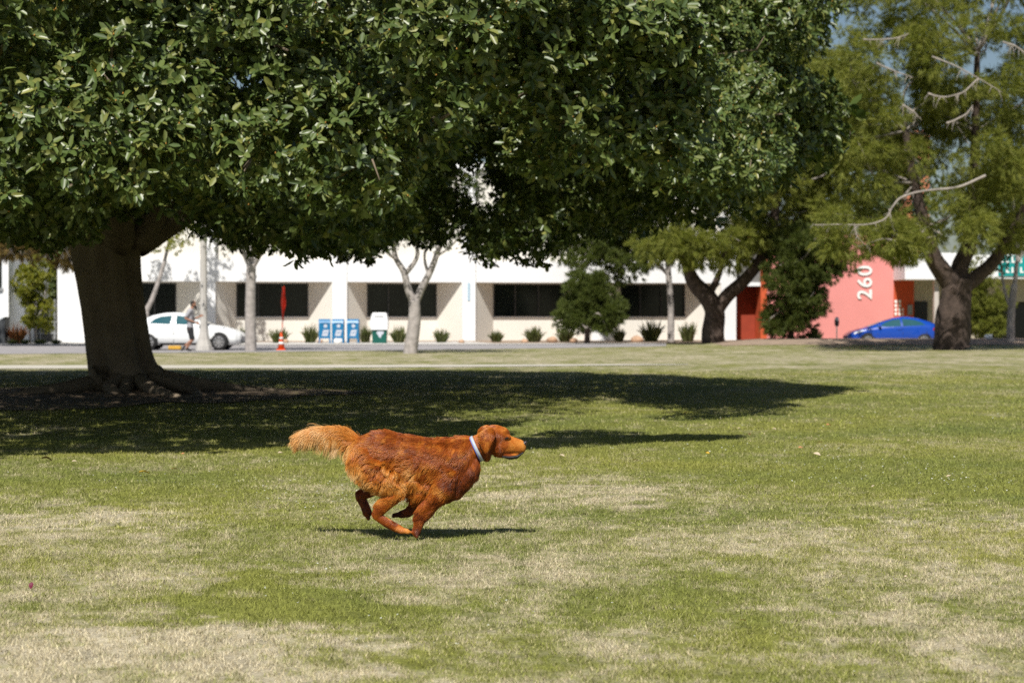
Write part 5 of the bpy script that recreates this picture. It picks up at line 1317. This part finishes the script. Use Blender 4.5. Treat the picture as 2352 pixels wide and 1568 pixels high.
def field(cx, cy):
    d2 = (cx[:, None] - CTL[:, 0]) ** 2 + (cy[:, None] - CTL[:, 1]) ** 2
    w = 1 / (d2 + 26.0 ** 2) ** 1.7
    w /= w.sum(1, keepdims=True)
    f = w @ CTL[:, 2:]
    n = np.maximum(np.hypot(f[:, 0], f[:, 1]), 1e-6)
    f[:, 0] /= n; f[:, 1] /= n
    return f
TONES = np.array([(.060, .012, .002), (.13, .024, .003), (.325, .070, .005), (.50, .150, .013), (.70, .31, .06), (.82, .53, .23), (.84, .60, .32)])
def tone_col(t):
    t = np.clip(t, 0, 1) * 1.0
    return np.stack([np.interp(t, [0, .22, .45, .58, .74, .92, 1.0], TONES[:, i]) for i in range(3)], 1)
def fur_mat(name, rough, hair):
    m = bpy.data.materials.new(name); nt, b = nodes_of(m)
    at = nt.nodes.new("ShaderNodeAttribute"); at.attribute_name = "coat_colour"
    if not hair:
        tc = nt.nodes.new("ShaderNodeTexCoord"); nz = nt.nodes.new("ShaderNodeTexNoise"); nz.inputs["Scale"].default_value = 60
        nt.links.new(tc.outputs["Object"], nz.inputs["Vector"])
        mr = nt.nodes.new("ShaderNodeMapRange"); mr.inputs[3].default_value = .55; mr.inputs[4].default_value = 1.0; nt.links.new(nz.outputs[0], mr.inputs[0])
        sc = nt.nodes.new("ShaderNodeVectorMath"); sc.operation = 'SCALE'; nt.links.new(at.outputs["Color"], sc.inputs[0]); nt.links.new(mr.outputs[0], sc.inputs["Scale"])
        nt.links.new(sc.outputs[0], b.inputs["Base Color"])
    else:
        nt.links.new(at.outputs["Color"], b.inputs["Base Color"])
    b.inputs["Roughness"].default_value = rough; b.inputs["Specular IOR Level"].default_value = .45 if hair else .3
    return m
vc = np.empty(len(dme.vertices) * 3, np.float32); dme.vertices.foreach_get("co", vc); vc = vc.reshape(-1, 3)
def to_c(p): return p[:, 0] / KD + 1200, 1150 - (p[:, 2] - ZD) / KD
fb = field(*to_c(vc))
ca = dme.color_attributes.new("coat_colour", 'FLOAT_COLOR', 'POINT')
ca.data.foreach_set("color", np.concatenate([tone_col(fb[:, 3] - .05), np.ones((len(vc), 1))], 1).astype(np.float32).ravel())
body_o = link("body", dme, fur_mat("undercoat", .8, False), dog, True)
dme.calc_loop_triangles()
tri = np.empty(len(dme.loop_triangles) * 3, np.int32); dme.loop_triangles.foreach_get("vertices", tri); tri = tri.reshape(-1, 3)
A_, B_, C_ = vc[tri[:, 0]], vc[tri[:, 1]], vc[tri[:, 2]]
nrm = np.cross(B_ - A_, C_ - A_); ar = np.linalg.norm(nrm, axis=1)
rgd = np.random.default_rng(17)
NS = 230000
vn = np.empty(len(vc) * 3, np.float32); dme.vertices.foreach_get("normal", vn); vn = vn.reshape(-1, 3)
ti = rgd.choice(len(tri), NS, p=ar / ar.sum()); r1 = np.sqrt(rgd.random(NS))[:, None]; r2 = rgd.random(NS)[:, None]
root = A_[ti] * (1 - r1) + B_[ti] * r1 * (1 - r2) + C_[ti] * r1 * r2
nn = unit(vn[tri[ti, 0]] * (1 - r1) + vn[tri[ti, 1]] * r1 * (1 - r2) + vn[tri[ti, 2]] * r1 * r2)
cx, cy = to_c(root)
keep = (cx < 2158) & ~((np.hypot((cx - 2024) / 15, (cy - 258) / 11) < 1)) & ~((cx > 1985) & (cy > 408))
# nearer the camera side gets the full share of strands, the far side a third
keep &= (nn[:, 1] < .25) | (rgd.random(NS) < .35)
root, nn = root[keep], nn[keep]; NS = len(root); cx, cy = to_c(root)
f0 = field(cx, cy); f0[:, 2] *= 1 + .45 * np.clip((f0[:, 2] - 2.2) / 1.5, 0, 1); L = f0[:, 2] * .01 * rgd.uniform(.65, 1.15, NS); tone = f0[:, 3] + rgd.normal(0, .07, NS); wav = f0[:, 4]
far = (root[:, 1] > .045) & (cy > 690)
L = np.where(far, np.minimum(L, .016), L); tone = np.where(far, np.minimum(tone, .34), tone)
STEPS = 8
# slow noise over the coat steers locks of hair a little apart
def snoise(p, s, seed):
    r = np.random.default_rng(seed); out = 0
    for k in range(5):
        q = r.normal(0, 1, 3) * s; out = out + np.sin(p @ q + r.uniform(0, 6.28))
    return out / 2.2
turn = snoise(root, 22, 1) * .40 + snoise(root, 45, 2) * .14
tone = tone + snoise(root * np.array([1, 1, 2.2]), 24, 3) * .045
fly = rgd.random(NS) < .06
turn = turn + np.where(fly, rgd.normal(0, .5, NS), 0)
pts = np.zeros((NS, STEPS, 3)); pts[:, 0] = root
ph = snoise(root, 14, 4) * 3; prev = None
for k in range(1, STEPS):
    p = pts[:, k - 1]; f = field(*to_c(p)); t = k / (STEPS - 1)
    ang = turn + wav * .85 * np.sin(ph + t * 5.5)
    ca_, sa_ = np.cos(ang), np.sin(ang)
    fl3 = np.stack([f[:, 0] * ca_ - f[:, 1] * sa_, np.zeros(NS), -(f[:, 0] * sa_ + f[:, 1] * ca_)], 1)
    long_ = np.clip((L - .05) / .05, 0, 1)[:, None]
    tang = fl3 - nn * (fl3 * nn).sum(1, keepdims=True) * (1 - .5 * long_ * t)
    lift = (.40 + .36 * np.clip(wav, 0, 1)) * (1 - .95 * t) * np.clip(.35 + 14 * L, .35, 1.0)
    d = unit(unit(tang) + nn * lift[:, None] + np.array([0, 0, -.10 * t]))
    if prev is not None: d = unit(d + prev * .7)
    prev = d
    pts[:, k] = p + d * (L / (STEPS - 1))[:, None]
# locks: strands gather on a guide towards the tip
ng = 2000; gi = rgd.choice(NS, ng, replace=False); kd = kdtree.KDTree(ng)
for i, g in enumerate(gi): kd.insert(root[g], i)
kd.balance()
own_g = np.array([gi[kd.find(r_)[1]] for r_ in root])
tt = np.linspace(0, 1, STEPS)[None, :, None]; cl = (np.clip((L - .012) / .03, 0, 1) * rgd.uniform(.55, .95, NS) * (.16 + .48 * np.clip(wav, 0, 1)))[:, None, None] * tt ** 1.3
goal = pts[own_g] * (L / np.maximum(L[own_g], 1e-4))[:, None, None] + root[own_g][:, None] * (1 - (L / np.maximum(L[own_g], 1e-4))[:, None, None])
pts = pts * (1 - cl) + (goal + (root - root[own_g])[:, None] * .22) * cl
tone = tone * .5 + (tone[own_g] + rgd.normal(0, .08, NS)[own_g]) * .5
hc = bpy.data.hair_curves.new("fur"); hc.add_curves([STEPS] * NS)
hc.attributes["position"].data.foreach_set("vector", pts.astype(np.float32).ravel())
ra = hc.attributes.get("radius") or hc.attributes.new("radius", 'FLOAT', 'POINT')
rad = np.repeat((.00085 * np.linspace(1, .3, STEPS))[None], NS, 0) * np.clip(.65 + L * 6, .6, 1.1)[:, None]
ra.data.foreach_set("value", rad.astype(np.float32).ravel())
tn = np.repeat(tone[:, None], STEPS, 1) + np.linspace(-.16, .08, STEPS)[None]  # undercoat-dark roots, pushed to paint depth shading into each strand
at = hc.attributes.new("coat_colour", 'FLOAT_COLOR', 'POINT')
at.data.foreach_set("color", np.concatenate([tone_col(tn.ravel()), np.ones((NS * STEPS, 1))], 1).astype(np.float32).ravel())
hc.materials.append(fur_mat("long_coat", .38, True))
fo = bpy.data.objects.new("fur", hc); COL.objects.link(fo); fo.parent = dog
# eyes, nose, mouth, collar
bv = BVHTree.FromPolygons(vc.tolist(), tri.tolist())
m_nose = mat("dark_nose", (.030, .020, .020), .35, .15, 60, spec=.6, bump=.2, bscale=200)
m_eye = mat("dark_eye", (.012, .006, .004), .06, .1, spec=.8)
m_lip = mat("black_lip", (.010, .008, .008), .45, .2)
for s in (-1, 1):
    h = bv.ray_cast(Vector((dx(2026), s * .5, dz(258))), Vector((0, -s, 0)))[0]
    e = skin_mesh("eye_mesh", [np.array((h.x, h.y + s * .000, h.z, .0105, .007, .0065)), np.array((h.x - .011, h.y + s * .001, h.z - .005, .009, .005, .004))], .002, 2)
    link("eye", e, m_eye, dog, True)
link("nose", skin_mesh("nose_mesh", [np.array(E(2176, 314, 30, 27, 0, .023)), np.array(E(2190, 302, 16, 16, 0, .019)), np.array(E(2180, 332, 18, 16, 0, .012))], .0025, 3), m_nose, dog, True)
link("mouth", skin_mesh("mouth_mesh", chain([E(1985, 424, 20, 14, 0, .0445), E(2050, 434, 22, 24, 0, .041), E(2110, 428, 22, 22, 0, .034), E(2138, 412, 14, 12, 0, .028), E(2166, 392, 10, 10, 0, .026)], .3), .0028, 2), m_lip, dog, True)
def ring(name, m_, c0, c1, lat, w0, w1, grow, parent):
    a = Vector((dx(c0[0]), 0, dz(c0[1]))); b = Vector((dx(c1[0]), 0, dz(c1[1]))); c = (a + b) / 2; ax = (a - b) / 2; ny = Vector((0, lat, 0)); nrm_ = ax.cross(Vector((0, 1, 0))).normalized()
    if nrm_.x < 0: nrm_ = -nrm_
    V = []; F = []; n = 56
    for j, (w, g) in enumerate(((w0, 0), (w1, 0), (w1, grow), (w0, grow))):
        for i in range(n):
            t = i / n * 2 * math.pi
            V.append(c + ax * math.cos(t) * (1 + g / ax.length) + ny * math.sin(t) * (1 + g / lat) + nrm_ * w)
    for j in range(4):
        for i in range(n): F.append((j * n + i, j * n + (i + 1) % n, ((j + 1) % 4) * n + (i + 1) % n, ((j + 1) % 4) * n + i))
    mb = MB(); mb.add(V, F); return mb.build(name, m_, parent, True)
c_ = ring("collar", mat("pale_collar_webbing", (.40, .45, .52), .5, .06, 40), (1704, 252), (1804, 464), .081, -.009, .0085, .004, dog)
ring("trim", mat("blue_collar_trim", (.13, .15, .55), .5, .08, 40), (1704, 252), (1804, 464), .081, -.0125, -.0092, .0045, c_)
print("dog", len(vc), NS)
# ------------------------------------------------------------------ grass blades, clover specks, fallen leaves
def blades(n, y0, y1, h0, h1, w, seed):
    rg = np.random.default_rng(seed)
    y = np.sqrt(rg.uniform(y0 ** 2, y1 ** 2, n)); x = rg.uniform(-.29, .29, n) * y + rg.uniform(-.4, .4, n)
    k = (((x - FX - .2) / 3.0) ** 2 + ((y - FY + .6) / 4.2) ** 2 > rg.uniform(.55, 1.1, n)); x, y = x[k], y[k]; n = len(x)
    dn = .6 + .4 * np.sin(x * 3.1 + np.sin(y * 2.3)) * np.sin(y * 2.7 + np.sin(x * 1.9))
    cell = 0
    for q in range(6):
        w1, w2, w3 = rg.normal(0, 42, 2), rg.uniform(0, 6.28), 1
        cell = cell + np.sin(x * w1[0] + y * w1[1] * .7 + w2)
    keep = cell > rg.normal(-1.1, .9, n); x, y, dn = x[keep], y[keep], dn[keep]; n = len(x)
    z = hgt(x, y) + .001
    b = np.stack([x, y, z], 1); az = rg.uniform(0, 6.283, n); ln = rg.uniform(.2, 1.45, n)
    H = rg.uniform(h0, h1, n) * (.75 + .4 * dn)
    t = b + np.stack([np.cos(az) * np.sin(ln) * H, np.sin(az) * np.sin(ln) * H, np.cos(ln) * H], 1)
    az2 = rg.uniform(0, 3.14, n); s = np.stack([np.cos(az2), np.sin(az2) * .5, 0 * az2], 1) * (w * rg.uniform(.6, 1.3, n))[:, None]
    return np.stack([b - s, b + s, t], 1).reshape(-1, 3), np.arange(n * 3).reshape(-1, 3)
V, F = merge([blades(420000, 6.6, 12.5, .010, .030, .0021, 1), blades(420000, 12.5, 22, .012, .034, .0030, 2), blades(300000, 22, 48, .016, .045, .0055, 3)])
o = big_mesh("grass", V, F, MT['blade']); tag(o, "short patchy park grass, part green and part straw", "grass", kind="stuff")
rg = np.random.default_rng(44)
spots = []
for (u, v, du, dv, n) in [(560, 1110, 420, 40, 200), (800, 1150, 240, 30, 120), (1950, 1080, 380, 45, 260), (2230, 1110, 140, 40, 90), (1600, 1030, 500, 40, 160), (120, 858, 260, 10, 120), (700, 1340, 320, 60, 40), (1900, 960, 420, 50, 120), (1300, 1400, 900, 130, 60)]:
    for _ in range(n): spots.append(G(u + rg.normal(0, .5) * du, v + rg.normal(0, .5) * dv))
C = np.array([s[:] for s in spots]); C[:, 2] = hgt(C[:, 0], C[:, 1]) + .03
a = rg.uniform(0, 6.28, len(C)); r_ = (.004 + .0002 * C[:, 1]) * rg.uniform(.5, 1.2, len(C))
q = np.stack([np.stack([np.cos(a + k * 1.5708) * r_, np.sin(a + k * 1.5708) * r_, rg.uniform(-.3, .9, len(C)) * r_], 1) for k in range(4)], 1)
o = big_mesh("clover_flowers", (C[:, None] + q).reshape(-1, 3), np.arange(len(C) * 4).reshape(-1, 4), mat("clover_white", (.50, .51, .42), .7, .1)); tag(o, "tiny white clover specks scattered in the grass", "flowers", kind="stuff")
def dead_leaf(m_):
    n = 7; V = []; F = []
    for i in range(n):
        t = i / (n - 1); w = .34 * math.sin(math.pi * min(1, t * .93 + .04)) ** .8; zz = .16 * math.sin(t * 3.1) + .05
        V += [(t - .5, -w, zz + .10), (t - .5, 0, zz), (t - .5, w, zz + .13)]
    for i in range(n - 1): F += [(i * 3, i * 3 + 1, i * 3 + 4, i * 3 + 3), (i * 3 + 1, i * 3 + 2, i * 3 + 5, i * 3 + 4)]
    mb = MB(); mb.add(V, F); o = mb.build("fallen_leaf", m_, None, True); return o
m_dead = [mat("pale_dry_leaf", (.52, .42, .30), .8, .2, 8), mat("orange_dry_leaf", (.50, .22, .10), .8, .2, 8), mat("yellow_leaf", (.58, .36, .03), .7, .15, 8), mat("brown_leaf", (.14, .075, .02), .8, .2, 8), mat("magenta_petal", (.13, .004, .03), .6, .1, 8)]
def c8(x, y): return (1300 + x / 1.8667) * .91875, (1000 + y / 1.8667) * .91875
def c1(x, y): return x / 2.583 * .91875, (1100 + y / 2.583) * .91875
src = {}
items = [(c8(x, y), k, s) for x, y, k, s in [(775, 72, 1, 20), (1440, 130, 1, 22), (1185, 148, 0, 18), (1400, 212, 1, 20), (1310, 238, 1, 22), (1070, 172, 1, 14), (1020, 145, 0, 16), (875, 262, 2, 16), (540, 297, 0, 24), (195, 275, 0, 22), (1815, 203, 0, 14), (1490, 222, 0, 18), (1765, 245, 0, 18), (945, 100, 0, 18), (800, 98, 0, 14),
         (120, 50, 0, 20), (1085, 40, 0, 12), (1340, 75, 0, 10), (1460, 100, 0, 12), (1915, 128, 0, 14), (2000, 372, 0, 18), (1650, 420, 0, 18), (1385, 270, 0, 30), (1040, 1060, 1, 26), (1800, 848, 0, 14)]]
items += [(c1(x, y), k, s) for x, y, k, s in [(300, 150, 3, 44), (930, 238, 2, 42), (1835, 66, 2, 18), (1810, 105, 0, 22), (620, 75, 1, 14), (1180, 110, 1, 16), (1125, 210, 1, 22), (480, 160, 0, 20)]]
nm = {0: "pale dry leaf lying on the lawn", 1: "orange brown dry leaf lying on the lawn", 2: "yellow leaf lying on the lawn"}
special = {(930, 238): "larger yellow leaf on the left lawn just below the tree shadow", (1835, 66): "yellow leaf at the shadow edge right under the dog's tail tip", (875, 262): "yellow leaf on the right lawn in front of the dog's nose"}
for (uv, k, s) in items:
    if k not in src: src[k] = o = dead_leaf(m_dead[k])
    else: o = src[k].copy(); COL.objects.link(o)
    g = G(*uv); sz = s * .55 / FPX * g.y
    o.location = g + Vector((0, 0, float(hgt(g.x, g.y)) + .028)); o.scale = (sz, sz, sz); o.rotation_euler = (rg.uniform(-.4, .4), rg.uniform(-.3, .3), rg.uniform(-.7, .7))
    lab_ = nm.get(k, "dark brown curled leaf on the left lawn near the tree shadow")
    for q_, t_2 in special.items():
        if uv in (c1(*q_), c8(*q_)): lab_ = t_2
    tag(o, lab_, "leaf", "fallen leaves scattered on the lawn")
o = dead_leaf(m_dead[4]); o.name = "petal"; g = G(73, 1358); o.location = g + Vector((0, 0, .03)); o.scale = (.034, .034, .034); o.rotation_euler = (.2, -1.2, 1.2)
tag(o, "single magenta petal standing in the grass at the lower left", "petal")
